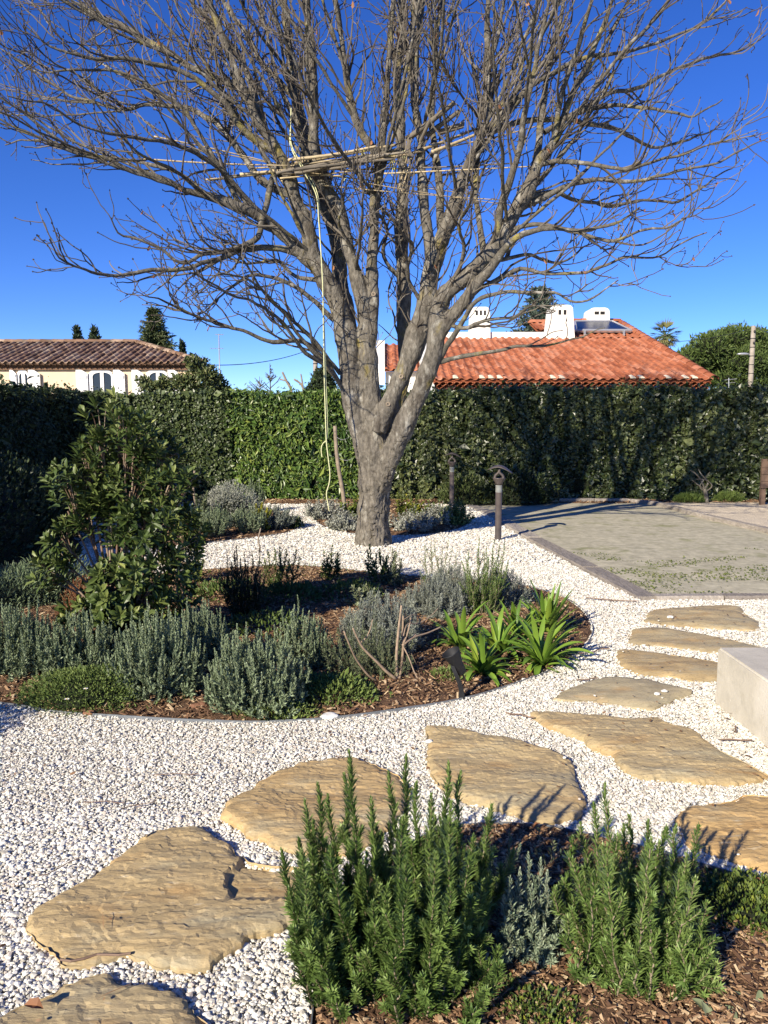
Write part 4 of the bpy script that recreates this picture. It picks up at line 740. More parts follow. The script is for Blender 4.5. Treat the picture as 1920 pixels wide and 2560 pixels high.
cane(pb, (1018, 348), (1136, 256), .034, M['cane_grey'], 9.5, 9.15, 4, True, 'hollow_pole'); cane(pb, (1068, 338), (1148, 278), .03, M['cane_grey'], 9.5, 9.2, 3, True, 'hollow_pole'); cane(pb, (1052, 352), (1076, 300), .022, M['cane_grey'], 9.3, 9.1, 2, True, 'short_pole')
mb = MB()
for (x, y) in [(1046, 316), (1052, 312), (1084, 318)]:
    c_ = P(x, y, 9.42); a = np.linspace(0, 2 * np.pi, 16); ax = nrm(P(1136, 256, 9.15) - P(1018, 348, 9.5)); u = nrm(np.cross(ax, (0, 1, 0))); w = np.cross(ax, u)
    ring = c_ + .042 * (np.cos(a)[:, None] * u + np.sin(a)[:, None] * w); V, Fc = tubes(ring[None], np.full((1, 16), .006), 5); mb.add(V, Fc)
build('twine', mb, M['yellow_tie'], pb)
pl = thing('plank', 'short grey plank resting above the canes, right of the hollow poles', 'plank', P(1130, 325, 9.5))
A = P(1095, 336, 9.5); B = P(1160, 316, 9.5); d = B - A; mb = MB(); V = []
for t in (0, 1):
    for s, z in ((-.06, 0), (.06, 0), (.06, .035), (-.06, .035)): V.append(A + d * t + np.array([0, s, z]))
mb.add(V, [[0, 3, 2, 1], [4, 5, 6, 7], [0, 1, 5, 4], [1, 2, 6, 5], [2, 3, 7, 6], [3, 0, 4, 7]]); build('board', mb, M['cane_grey'], pl)
# rag of torn strips hanging by the poles
mb = MB()
for i in range(9):
    a = P(1022 + R2.uniform(-10, 10), 345 + R2.uniform(-8, 8), 9.2); t = np.linspace(0, 1, 8); p = a + np.column_stack([.06 * np.sin(t * 3 + i) * R2.uniform(-1, 1) * t, 0 * t, -.28 * t * R2.uniform(.5, 1)]); V, Fc = tubes(p[None], np.full((1, 8), .007), 4); mb.add(V, Fc)
tag(build('frayed_cord', mb, M['cane_grey'], base=P(1022, 345, 9.2)), 'frayed pale cord knotted where the hollow poles meet the limb', 'cord')
# the long hanging rope
RP = [(728, 270), (727, 300), (726, 363), (757, 425), (790, 486), (797, 553), (803, 640), (807, 722), (809, 850), (811, 950), (814, 1049), (816, 1103), (820, 1140), (825, 1186), (822, 1212), (816, 1233), (819, 1255), (823, 1277)]
q = np.array([P(a, b, 9.25 if b < 420 else 9.2) for a, b in RP]); s = spline(q, 120); mb = MB(); V, Fc = tubes(s[None], np.full((1, 120), .0068), 6); mb.add(V, Fc)
q2 = np.array([P(a, b, 9.22) for a, b in [(727, 300), (729, 363), (761, 422), (794, 486), (801, 600), (806, 700), (812, 850), (815, 950), (818, 1040), (818, 1095), (806, 1110), (803, 1125), (805, 1142)]]); s2 = spline(q2, 90); V, Fc = tubes(s2[None], np.full((1, 90), .0062), 6); mb.add(V, Fc, .5)
ro = build('rope', mb, M['rope'], base=q[-1], smooth=True); tag(ro, 'long pale yellow rope hanging from the tree down to the small bed', 'rope')
q3 = P(808, 716, 9.2); mb = MB(); a = np.linspace(0, 2 * np.pi, 18); ring = q3 + np.stack([.022 * np.cos(a), .01 * np.sin(a * 2), .03 * np.sin(a)], 1); V, Fc = tubes(ring[None], np.full((1, 18), .009), 5); mb.add(V, Fc); build('knot', mb, M['rope'], ro)
# ------------------------------------------------------------------ hedges
def hedge(name, A, B, th, h, dens, mat, lsize, bump, label, cols=0.0, colp=.4, aspect=.55, seed=0, droop=.0, ends=(False, False), topn=.12, holes=0.0):
    """clipped hedge; its front face runs from A to B, body behind (left of the direction A->B)"""
    A = np.array(A, float); B = np.array(B, float); d = B - A; L = np.linalg.norm(d); d /= L; n = np.array([d[1], -d[0]])   # n points out of the front
    def bmp(u, v):
        p = np.column_stack([u + seed * 10, v, 0 * u]); r = bump * fbm(p, 1.6, 3, seed)
        if cols: r = r + cols * (np.abs(np.sin(np.pi * (u + .12 * vnoise(p, .8, 3) ) / colp)) - .6) * (1 + .5 * vnoise(p, .7, 8))
        return r
    def top(u): return h + topn * .5 * fbm(np.column_stack([u, 0 * u + seed, 0 * u]), 1.2, 3)
    # body
    mb = MB(); nu = int(L / .12) + 2; nvv = 20; u, v = np.meshgrid(np.linspace(0, L, nu), np.linspace(0, 1, nvv)); u = u.ravel(); v = v.ravel()
    z = v * (top(u) - .07); o = bmp(u, z) - .09 - .08 * (v > .98)
    Vf = np.column_stack([A[0] + d[0] * u + n[0] * o, A[1] + d[1] * u + n[1] * o, z]); Vb = np.column_stack([A[0] + d[0] * u - n[0] * (th - .08), A[1] + d[1] * u - n[1] * (th - .08), z])
    k = np.arange(nu - 1); q = (np.arange(nvv - 1)[:, None] * nu + k[None]).ravel(); f1 = np.stack([q, q + 1, q + nu + 1, q + nu], 1); m = len(Vf)
    t0 = (nvv - 1) * nu + k; f3 = np.stack([t0, t0 + 1, t0 + 1 + m, t0 + m], 1)
    e0 = np.arange(nvv - 1) * nu; f4 = np.stack([e0, e0 + nu, e0 + nu + m, e0 + m], 1); e1 = e0 + nu - 1; f5 = np.stack([e1, e1 + m, e1 + nu + m, e1 + nu], 1)
    mb.add(np.vstack([Vf, Vb]), np.concatenate([f1, f1[:, ::-1] + m, f3, f4, f5]))
    rt = thing(name, label, 'hedge', (*(A + B) / 2, 0)); build('branches', mb, M['hedge_core'], rt)  # a solid dark core added behind the leaves, not single branches
    # leaves
    mb = MB(); nl = int(L * h * dens); u = rng.uniform(-.03, L + .03, nl); v = rng.uniform(0.01, 1, nl) ** .95; z = v * top(u)
    o = bmp(u, z) - rng.exponential(.055, nl) + rng.uniform(0, .05, nl)
    if holes: o = np.where(vnoise(np.column_stack([u, z, 0 * u]), 2.2, 4) > .62, o - .13, o)
    O = np.column_stack([A[0] + d[0] * u + n[0] * o, A[1] + d[1] * u + n[1] * o, z]); nn = np.tile([n[0], n[1], .25], (nl, 1))
    nt = int(L * th * dens * .5); u2 = rng.uniform(-.03, L + .03, nt); w2 = rng.uniform(0, 1, nt) ** 1.5 * th; z2 = top(u2) - rng.exponential(.03, nt) + rng.exponential(.035, nt) * (rng.uniform(size=nt) < .5)
    O2 = np.column_stack([A[0] + d[0] * u2 - n[0] * w2, A[1] + d[1] * u2 - n[1] * w2, z2]); O = np.vstack([O, O2]); nn = np.vstack([nn, np.tile([n[0] * .3, n[1] * .3, 1.], (nt, 1))])
    N = nn + rng.normal(0, .5, nn.shape); D = np.cross(N, rng.normal(size=nn.shape)) + rng.normal(0, .3, nn.shape) + np.array([0, 0, -droop]) + nn * .25
    LL = lsize * np.exp(rng.normal(0, .38, len(O))); V, Fc = place(*LEAF2, O, D, N, LL, LL * aspect)
    r = np.clip(.42 + .22 * fbm(O, 1.1, 2, seed + 3) + rng.normal(0, .24, len(O)), 0, 1); mb.add(V, Fc, np.repeat(r, 4)); build('foliage', mb, mat, rt)
    return rt
hedge('side_hedge', (-5.45, 1.0), (-5.62, 15.6), 1.2, 2.10, 1500, M['hedge_shaded'], .055, .12, 'tall dark hedge in full shade along the left edge of the garden', seed=2)
hedge('back_hedge', (-5.75, 15.12), (-3.05, 15.2), 1.1, 2.10, 2600, M['hedge_round'], .05, .07, 'clipped hedge of small round grey green leaves, in the back left corner', seed=5, aspect=.8)
hedge('back_hedge', (-3.05, 15.25), (-.25, 15.2), 1.1, 2.12, 1900, M['hedge_bright'], .085, .11, 'bright green long leaved hedge left of the tree trunk', seed=8, aspect=.34, droop=.7, holes=1)
hedge('back_hedge', (-.25, 15.2), (10.2, 15.1), 1.1, 2.17, 2100, M['hedge_col'], .06, .05, 'long clipped hedge with upright ribs right of the trunk, streaked by tree shadows', seed=11, cols=.16, colp=.46, aspect=.7, droop=.3, holes=1, topn=.16)
def mound_leaves(mb, c, rad, n, tmpl, L, asp, r0=.0, up=.5, rmean=.5, shell=.35):
    d = nrm(rng.normal(size=(n, 3))); d[:, 2] = np.abs(d[:, 2]) * 1.0 - .05 if up >= 0 else d[:, 2]; rr = (1 - shell * rng.uniform(0, 1, n) ** 1.3) * (1 + .16 * fbm(d, 2.2, 2, int(c[0] * 10)))
    O = np.asarray(c) + d * np.asarray(rad) * rr[:, None]; D = d + rng.normal(0, .5, (n, 3)) + (0, 0, max(up, 0)); LL = L * np.exp(rng.normal(0, .25, n))
    V, Fc = place(*tmpl, O, D, d + rng.normal(0, .6, (n, 3)) + (0, 0, .4), LL, LL * asp); mb.add(V, Fc, np.repeat(np.clip(rmean + rng.normal(0, .22, n), 0, 1), len(tmpl[0])))
def lumpcore(mb, c, rad, s=.75):
    bm = bmesh.new(); bmesh.ops.create_icosphere(bm, subdivisions=3, radius=1); v = np.array([tuple(x.co) for x in bm.verts]); f = np.array([[a.index for a in x.verts] for x in bm.faces]); bm.free()
    mb.add(v * (1 + .2 * fbm(v, 1.7, 2, int(abs(c[0]) * 10)))[:, None] * np.asarray(rad) * s + np.asarray(c), f)
def mound(name, px, py, rad, n, mat, L, asp, label, cat='plant', group=None, tmpl=LEAF2, up=.5, rmean=.5, core=True, squash=1.0):
    c = G(px, py); rt = thing(name, label, cat, c, group); mb = MB(); mound_leaves(mb, c + (0, 0, rad[2] * .12), rad, n, tmpl, L, asp, up=up, rmean=rmean); build('foliage', mb, mat, rt)
    if core: mb = MB(); lumpcore(mb, c + (0, 0, rad[2] * .1), rad, .68); V = mb.V[0]; V[:, 2] = np.maximum(V[:, 2], -.01); build('stems', mb, M['hedge_core'], rt)  # a solid dark lump added to fill the mound, not single stems
    return rt
# dark undergrowth in the shade of the left hedge
mound('shade_shrub', -40, 1400, (.75, 1.6, 1.05), 9000, M['hedge_shaded'], .05, .5, 'dark rounded shrub in the shade at the left picture edge, before the hedge', 'shrub', rmean=.35)
mound('shade_shrub', 90, 1362, (.65, .9, .9), 6000, M['hedge_shaded'], .05, .5, 'dark shrub in the shade behind the glossy bush, touching the left hedge', 'shrub', rmean=.35)
mound('shade_shrub', 130, 1500, (.42, .5, .35), 3500, M['lavender'], .04, .2, 'low dark bluish lavender in shade behind the front lavender row', 'lavender', rmean=.2)
mound('shade_shrub', 20, 1515, (.5, .5, .3), 3500, M['lavender'], .04, .2, 'low dark lavender in shade at the left edge behind the front row', 'lavender', rmean=.2)
mound('heather', 235, 1560, (.28, .3, .34), 2500, M['dry'], .03, .2, 'reddish brown dry heather tips behind the second front lavender from the left', 'heather', up=1.5, core=True)
# ------------------------------------------------------------------ stemmed plants: rosemary, lavender
def spikes(name, label, cat, base, tips, mat, smat, nL, nW, per_m, group=None, ang=45, t0=.1, sr=.0022, belly=.12, side=0, sides=5, tip_up=True, rmean=.45, rspan=.25, ground=True, whorl=True, sblen=(.05, .14), foot=.22):
    """stems from around base to tips, each set with needles; side = side shoots per stem"""
    base = np.asarray(base, float); tips = np.asarray(tips, float); n = len(tips); rt = thing(name, label, cat, base, group); K = 12; t = np.linspace(0, 1, K)
    st = base + np.column_stack([(tips[:, 0] - base[0]) * foot + rng.normal(0, .02, n), (tips[:, 1] - base[1]) * foot + rng.normal(0, .02, n), np.zeros(n)]); st[:, 2] = -.01
    hor = tips - st; hor[:, 2] = 0
    pts = st[:, None] + (tips - st)[:, None] * t[None, :, None] + hor[:, None] * (belly * 2.2 * np.sin(np.pi * t) * (1 - t * .3))[None, :, None] + rng.normal(0, .012, (n, 1, 3)) * np.sin(np.pi * 1.7 * t)[None, :, None]
    pts = pts + .006 * rng.normal(0, 1, (n, K, 3)) * (t * (1 - t))[None, :, None] * 4
    groups = [(pts, np.full(n, sr))]
    if side:
        i = rng.integers(0, n, n * side); u = rng.uniform(.12, .72, len(i)); k = (u * (K - 1)).astype(int); O = pts[i, k]; T = nrm(pts[i, k + 1] - pts[i, k]); rv = rng.normal(size=(len(i), 3)); pr = nrm(rv - T * (rv * T).sum(1, keepdims=True)); Dr = nrm(T * .75 + pr * .6 + (0, 0, .15)); Lr = rng.uniform(*sblen, len(i))
        s_ = np.linspace(0, 1, 6); sp = O[:, None] + Dr[:, None] * (Lr[:, None] * s_)[:, :, None] + np.array([0, 0, 1])[None, None] * (Lr[:, None] * .25 * s_ ** 2)[:, :, None]; groups.append((sp, np.full(len(i), sr * .7)))
    mf, ms = MB(), MB()
    for pp, rr in groups:
        KK = pp.shape[1]; V, Fc = tubes(pp, rr[:, None] * (1 - .6 * np.linspace(0, 1, KK))[None], 4); ms.add(V, Fc, np.repeat(rng.uniform(0, 1, len(pp)), KK * 4))
        seg = pp[:, 1:] - pp[:, :-1]; Ls = np.linalg.norm(seg, axis=2).sum(1); cnt = np.maximum((Ls * per_m * (1 - (t0 if pp is pts else 0))).astype(int), 3)
        i = np.repeat(np.arange(len(pp)), cnt); u = np.concatenate([np.linspace((t0 if pp is pts else .05), 1.0, c, endpoint=False) for c in cnt]); u = np.clip(u + rng.normal(0, .006, len(u)), 0, .9999)
        k = (u * (KK - 1)).astype(int); fr = (u * (KK - 1) - k)[:, None]; O = pp[i, k] * (1 - fr) + pp[i, k + 1] * fr; T = nrm(seg[i, k])
        az = np.concatenate([np.arange(c) * 2.4 for c in cnt]) + rng.uniform(-.35, .35, len(u)); rf = nrm(np.cross(T, np.array([.31, .95, .1]))); r2 = np.cross(T, rf)
        a = np.radians(ang + rng.normal(0, 9, len(u))) * np.where(u > .9, (1.02 - u) * 7 + .3, 1.0)
        D = T * np.cos(a)[:, None] + (rf * np.cos(az)[:, None] + r2 * np.sin(az)[:, None]) * np.sin(a)[:, None] + np.array([0, 0, .10 if tip_up else 0])
        LL = nL * rng.uniform(.7, 1.15, len(u)) * np.where(u > .88, .45 + (1 - u) * 4, 1.0) * (1 if pp is pts else .8)
        V, Fc = place(*NEEDLE, O, D, T, LL, nW * rng.uniform(.8, 1.2, len(u))); mf.add(V, Fc, np.repeat(np.clip(rmean + rspan * (u - .6) * 1.3 + np.repeat(rng.normal(0, .12, len(pp)), cnt) + rng.normal(0, .13, len(u)), 0, 1), 5))
    build('foliage', mf, mat, rt); build('stems', ms, smat, rt); return rt
def fan(base, n, rad, h, seed=0, flat=.35, hv=.12, depth=1.0):
    """tips of a rounded clump"""
    r = np.random.default_rng(seed); a = r.uniform(0, 2 * np.pi, n); q = np.sqrt(r.uniform(0, 1, n)); x = q * rad * np.cos(a); y = q * rad * np.sin(a) * depth; z = h * (1 - flat * q ** 2) * (1 + r.normal(0, hv, n))
    return np.column_stack([base[0] + x, base[1] + y, z])
c8 = lambda p: crop(p, 1300, 1950, .3737); c6 = lambda p: crop(p, 700, 1850, .452)
# the two big foreground rosemaries
b = G(985, 2450); r = np.random.default_rng(3)
tp = c6([(380, 60), (200, 232), (265, 310), (712, 95), (755, 270), (920, 115), (1035, 200), (1172, 372), (1290, 600), (140, 325), (620, 205), (560, 470), (330, 200), (160, 520)])
tips = [P(x, y, b[1] + r.uniform(-.02, .22)) for x, y in tp]
tp = c6([(20, 615), (410, 545), (300, 585), (772, 840), (875, 910), (505, 885), (665, 640), (530, 470), (1070, 530), (120, 650), (1000, 560), (60, 780), (1100, 760), (240, 760), (850, 640), (1180, 720), (330, 980), (930, 760), (450, 700), (610, 900), (700, 420), (830, 330), (960, 400), (520, 330), (580, 620), (640, 820), (740, 560), (480, 620), (860, 480), (920, 600), (80, 560), (160, 880), (680, 980)])
tips += [P(x, y, b[1] + r.uniform(-.30, .08)) for x, y in tp]
low_ = [(b[0] + r.uniform(-.31, .28), b[1] + r.uniform(-.24, .22), r.uniform(.12, .42)) for i in range(80)]
spikes('rosemary', 'tallest and widest foreground rosemary, spiky upright stems, bottom centre', 'rosemary', b + (0, 0, 0), np.array(tips + low_), M['rosemary'], M['rosemary_stem'], .034, .0047, 940, 'rosemary bushes', 44, .06, .003, .06, side=6, sblen=(.03, .08), foot=.68)
b2 = G(1600, 2420)
tp = c8([(610, 62), (490, 212), (350, 392), (742, 242), (835, 242), (1070, 322), (1200, 340), (430, 285), (700, 335), (940, 402), (1010, 380)])
tips = [P(x, y, b2[1] + r.uniform(.0, .16)) for x, y in tp]
tp = c8([(890, 522), (560, 705), (480, 762), (750, 862), (1245, 820), (300, 720), (1190, 1040), (850, 485), (640, 520), (330, 960), (1150, 700), (960, 800), (620, 900), (420, 640), (540, 420), (380, 520), (600, 420), (760, 520), (900, 430), (1100, 480), (1040, 620), (700, 620), (820, 700)])
tips += [P(x, y, b2[1] + r.uniform(-.22, .02)) for x, y in tp]
low_ = [(b2[0] + r.uniform(-.17, .17), b2[1] + r.uniform(-.16, .12), r.uniform(.10, .28)) for i in range(60)]
spikes('rosemary', 'foreground rosemary in the lower right with bare pale stems showing', 'rosemary', b2, np.array(tips + low_), M['rosemary'], M['rosemary_stem'], .034, .0046, 720, 'rosemary bushes', 46, .05, .0036, .04, side=5, sblen=(.03, .07), foot=.68)
# grey lavender between them
b3 = G(1325, 2395)
tp = c8([(50, 490), (130, 505), (200, 620), (150, 605), (268, 745), (-60, 690), (10, 560), (-120, 780), (90, 700), (230, 800), (40, 840), (180, 900), (-80, 900), (120, 960), (-30, 1000), (250, 960)])
tips = [P(x, y, b3[1] + r.uniform(-.14, .1)) for x, y in tp] + [(b3[0] + r.uniform(-.09, .09), b3[1] + r.uniform(-.1, .1), r.uniform(.05, .2)) for i in range(50)]
spikes('lavender', 'pale grey green lavender squeezed between the two foreground rosemaries', 'lavender', b3, np.array(tips), M['lavender_near'], M['lav_stem'], .023, .0046, 420, 'lavender clumps', 34, .15, .002, .1, side=5, rmean=.55, sblen=(.02, .06))
b3 = G(1225, 2300); spikes('lavender', 'shaded small lavender sprig behind the grey lavender, right of the tallest rosemary', 'lavender', b3, np.array([P(x, y, b3[1] + .02) for x, y in [(1236, 2120), (1262, 2085), (1300, 2110), (1215, 2150), (1250, 2180), (1200, 2190), (1280, 2160)]]), M['lavender_near'], M['lav_stem'], .022, .0042, 380, 'lavender clumps', 38, .1, .002, .08, rmean=.3)
b3 = G(1360, 2200); spikes('young_plant', 'thin brownish young shoots by the metal edging, left of the right rosemary', 'young plant', b3, np.array([P(x, y, b3[1] + .02) for x, y in [(1350, 2075), (1383, 2105), (1395, 2130), (1330, 2110)]]), M['sage'], M['red_stem'], .024, .007, 170, None, 50, .1, .002, .06)
# front row of lavenders in the middle bed
fr = [(45, 1708, .31, .43, 'first clump of the front lavender row, cut by the left picture edge'), (205, 1712, .27, .40, 'second clump of the front lavender row, above the creeping green mound'),
      (395, 1755, .29, .455, 'front lavender clump right of the black spot, below the glossy bush'), (505, 1690, .22, .43, 'lavender clump set back between the two biggest front ones'),
      (640, 1790, .29, .43, 'rightmost and lowest reaching front lavender, by the metal edging'), (755, 1695, .19, .39, 'lavender at the right end of the front row, next to bare mulch')]
for i, (px, py, rd, h, lab) in enumerate(fr):
    b = G(px, py - 12); n = int(200 * (rd / .33) ** 2)
    spikes('lavender', lab, 'lavender', b, np.vstack([fan(b, n, rd, h, 30 + i, .45, .11, .8), fan(b, n // 3, rd * 1.05, h * .4, 60 + i, .5, .3, .8)]), M['lavender'], M['lav_stem'], .026, .0075, 320, 'lavender clumps', 32, .25, .0025, .16, side=2, rmean=.5, sblen=(.03, .08))
# grey lavender mounds in the middle of the bed
gm = [(955, 1655, .29, .43, 'large grey lavender mound behind the bare pruned shrub, greener at its foot'), (1085, 1560, .27, .34, 'grey lavender mound in the middle, left of the agapanthus'), (1130, 1530, .21, .37, 'grey lavender mound directly in front of the sparse rosemary'), (1255, 1535, .22, .33, 'round grey lavender mound by the gravel, behind the agapanthus')]
for i, (px, py, rd, h, lab) in enumerate(gm):
    b = G(px, py - 15); n = int(190 * (rd / .3) ** 2)
    spikes('lavender', lab, 'lavender', b, np.vstack([fan(b, n, rd, h, 80 + i, .5, .06, .9), fan(b, n // 2, rd * 1.02, h * .55, 180 + i, .5, .25, .9)]), M['lavender_grey'] if i else M['lavender_grey'], M['lav_stem'], .034, .0052, 210, 'lavender clumps', 48, .3, .002, .2, side=1, rmean=.55)
b = G(925, 1700); spikes('santolina', 'loose green skirt of soft shoots at the foot of the large grey lavender mound', 'herb', b, fan(b, 110, .30, .30, 5, .4, .2, .6), M['sage'], M['lav_stem'], .026, .005, 200, None, 45, .2, .002, .15, rmean=.25)
# rosemary in the middle bed
b = G(1200, 1545); tp = [(1162, 1395), (1172, 1372), (1205, 1342), (1213, 1360), (1228, 1380), (1240, 1352), (1250, 1362), (1262, 1358), (1257, 1390), (1190, 1400), (1180, 1430), (1222, 1400), (1170, 1440)]
spikes('rosemary', 'upright rosemary standing between the two right hand lavender mounds', 'rosemary', b, np.array([P(x, y, b[1] + r.uniform(-.1, .15)) for x, y in tp + [(x + 4, y + 45) for x, y in tp]]), M['rosemary'], M['rosemary_stem'], .030, .0058, 260, 'rosemary bushes', 45, .1, .003, .08, side=4)
b = G(1090, 1490); tp = [(1062, 1360), (1078, 1350), (1094, 1348), (1110, 1362), (1120, 1348), (1134, 1368), (1145, 1372), (1058, 1390), (1100, 1390)]
spikes('rosemary', 'sparse thin rosemary against the gravel, left of the upright one', 'rosemary', b, np.array([P(x, y, b[1] + r.uniform(-.1, .15)) for x, y in tp]), M['rosemary'], M['rosemary_stem'], .028, .0055, 150, 'rosemary bushes', 50, .1, .003, .08, side=4, rmean=.6)
b = G(610, 1545); tp = [(562, 1385), (585, 1380), (590, 1360), (602, 1400), (618, 1410), (630, 1390), (642, 1372), (650, 1402), (575, 1420), (560, 1440), (640, 1430), (665, 1440), (608, 1380)]
spikes('rosemary', 'dark bushy rosemary in shade right of the glossy bush', 'rosemary', b, np.array([P(x, y, b[1] + r.uniform(-.2, .2)) for x, y in tp + [(x + 8, y + 50) for x, y in tp] + [(x - 6, y + 28) for x, y in tp]]), M['rosemary_shaded'], M['rosemary_stem'], .032, .0065, 230, 'rosemary bushes', 45, .06, .003, .12, side=5)
# leafy herbs with paired leaves
def herb(name, label, cat, px, py, tips, mat, L, asp, per_m, ang=50, group=None, side=2, sr=.003, rmean=.5, sb=(.05, .15)):
    b = G(px, py); return spikes(name, label, cat, b, np.array([P(x, y, b[1] + r.uniform(-.12, .12)) for x, y in tips]), mat, M['red_stem'], L, L * asp, per_m * 1.5, group, ang, .15, sr, .05, side=side, rmean=rmean, sblen=sb)
herb('leafy_herb', 'dark leafed upright herb shoots rising against gravel, right of the dark rosemary', 'herb', 700, 1490, [(668, 1385), (685, 1375), (700, 1372), (712, 1378), (728, 1395), (742, 1378), (750, 1392), (660, 1400), (722, 1420), (690, 1410), (705, 1400)], M['green'], .042, .28, 120, rmean=.3)
herb('leafy_herb', 'single dark herb with drooping leaves on the bed edge, left of the trunk foot', 'herb', 826, 1462, [(828, 1360), (815, 1395), (845, 1385), (805, 1420), (842, 1412), (825, 1388)], M['green'], .06, .3, 90, 68, rmean=.22)
herb('leafy_herb', 'green branching herb in front of the trunk foot', 'herb', 945, 1470, [(912, 1372), (925, 1362), (940, 1380), (952, 1370), (918, 1400), (930, 1420), (965, 1385), (978, 1392)], M['green'], .045, .3, 110, rmean=.55)
herb('sage_bush', 'pale sage with long narrow leaves just right of the trunk foot', 'sage', 985, 1475, [(975, 1372), (992, 1375), (1000, 1392), (985, 1400), (968, 1405), (1002, 1420), (980, 1430), (955, 1440)], M['sage'], .05, .24, 120, 58)
herb('sage_bush', 'small low sage at the left end of the grey lavender mounds', 'sage', 915, 1525, [(895, 1478), (915, 1468), (935, 1475), (900, 1490), (930, 1490), (945, 1485)], M['sage'], .055, .26, 130, 60)
herb('leafy_herb', 'yellow green shoots between the glossy bush and the gravel, middle left', 'herb', 490, 1465, [(478, 1375), (488, 1362), (497, 1385), (505, 1400), (482, 1405), (500, 1420), (492, 1430)], M['yellow'], .045, .3, 130, rmean=.3)
for i, (px, py, n, lab) in enumerate([(720, 1510, 900, 'low dark herb patch in the shadow below the leafy herbs'), (560, 1500, 700, 'low weeds left of the dark rosemary'), (660, 1590, 500, 'small green tuft at the front of the shadow patch'), (880, 1500, 500, 'low green herbs between the shadow and the sage')]):
    mound('low_herbs', px, py, (.32, .25, .16), n, M['green'], .04, .4, lab, 'herb', 'low herbs in the middle bed', rmean=.25, core=False)
mound('creeping_cover', 218, 1752, (.36, .24, .17), 9000, M['green'], .016, .45, 'low creeping green mound with tiny white flowers at the front edge', 'ground cover', rmean=.45)
mound('creeping_cover', 820, 1745, (.30, .20, .10), 2600, M['green'], .028, .4, 'patchy green creeping weeds right of the front lavenders', 'ground cover', rmean=.5, core=False)
mound('creeping_cover', 690, 1790, (.24, .10, .07), 1100, M['green'], .026, .4, 'bright green weeds on the metal edging below the front lavenders', 'ground cover', rmean=.65, core=False)
mound('creeping_cover', 1120, 1700, (.14, .1, .06), 500, M['green'], .025, .3, 'small green weed tuft beside the black spotlight', 'ground cover', rmean=.6, core=False)
mound('creeping_cover', 1850, 2290, (.36, .20, .07), 5000, M['yellow'], .016, .5, 'green and yellow creeping thyme at the right picture edge', 'ground cover', rmean=.18)
mound('creeping_cover', 1350, 2560, (.18, .12, .05), 3500, M['yellow'], .013, .5, 'green and yellow creeping thyme below the grey lavender at the bottom', 'ground cover', rmean=.15)
mound('creeping_cover', 1230, 2500, (.10, .08, .05), 1500, M['green'], .010, .5, 'small green creeping patch left of the bottom thyme', 'ground cover', rmean=.35, core=False)
def scatter_flowers(pts, z, lab, name='daisy', size=.012):
    for i, (px, py) in enumerate(pts):
        c = G(px, py, z); rt = thing(name, lab[i], 'flower', c); mb = MB(); a = np.arange(11) * 2 * np.pi / 11; D = np.column_stack([np.cos(a), np.sin(a) * .9, np.full(11, .15)]); V, Fc = place(*LEAF2, np.tile(c, (11, 1)), D, np.tile([0, 0, 1.], (11, 1)), size, size * .4); mb.add(V, Fc); build('petals', mb, M['petal'], rt)
        mb = MB(); lathe(mb, [(.0, size * .25), (size * .2, size * .2), (size * .28, 0)], 8, c); build('flower_centre', mb, M['petal_yellow'], rt)
        mb = MB(); V, Fc = tubes(np.linspace(c - (0.005, 0, z), c, 5)[None], np.full((1, 5), .001), 4); mb.add(V, Fc); build('stem', mb, M['green'], rt)
scatter_flowers([(1172, 2436)], .06, ['small white daisy at the foot of the tallest rosemary']); scatter_flowers([(214, 1722), (167, 1748)], .17, ['upper white flower on the creeping green mound', 'lower white flower on the creeping green mound'], 'small_flower', .014)
# terracotta sherd
c = G(1088, 2498, .0); mb = MB(); a = np.linspace(-.7, .7, 8); V = []
for z in (0, .09, .1):
    for rr in (.07, .06): V += [(c[0] + rr * np.sin(x) * (1 - (z > .05) * .15), c[1] + .06 - rr * np.cos(x), c[2] + z + .006 * math.sin(x * 9)) for x in a]
n8 = 8; Fs = []
for l_ in range(2):
    for s_ in range(2):
        o0 = l_ * 16 + s_ * 8
        for i in range(7): Fs.append([o0 + i, o0 + i + 1, o0 + 16 + i + 1, o0 + 16 + i][:: 1 if s_ == 0 else -1])
for i in range(7): Fs.append([32 + i, 33 + i, 41 + i, 40 + i])
Fs += [[0, 16, 24, 8], [16, 32, 40, 24], [7, 15, 31, 23], [23, 31, 47, 39]]
mb.add(V, Fs); tag(build('terracotta_shard', mb, M['terracotta'], base=c), 'broken terracotta shard upright under the tallest rosemary', 'shard')
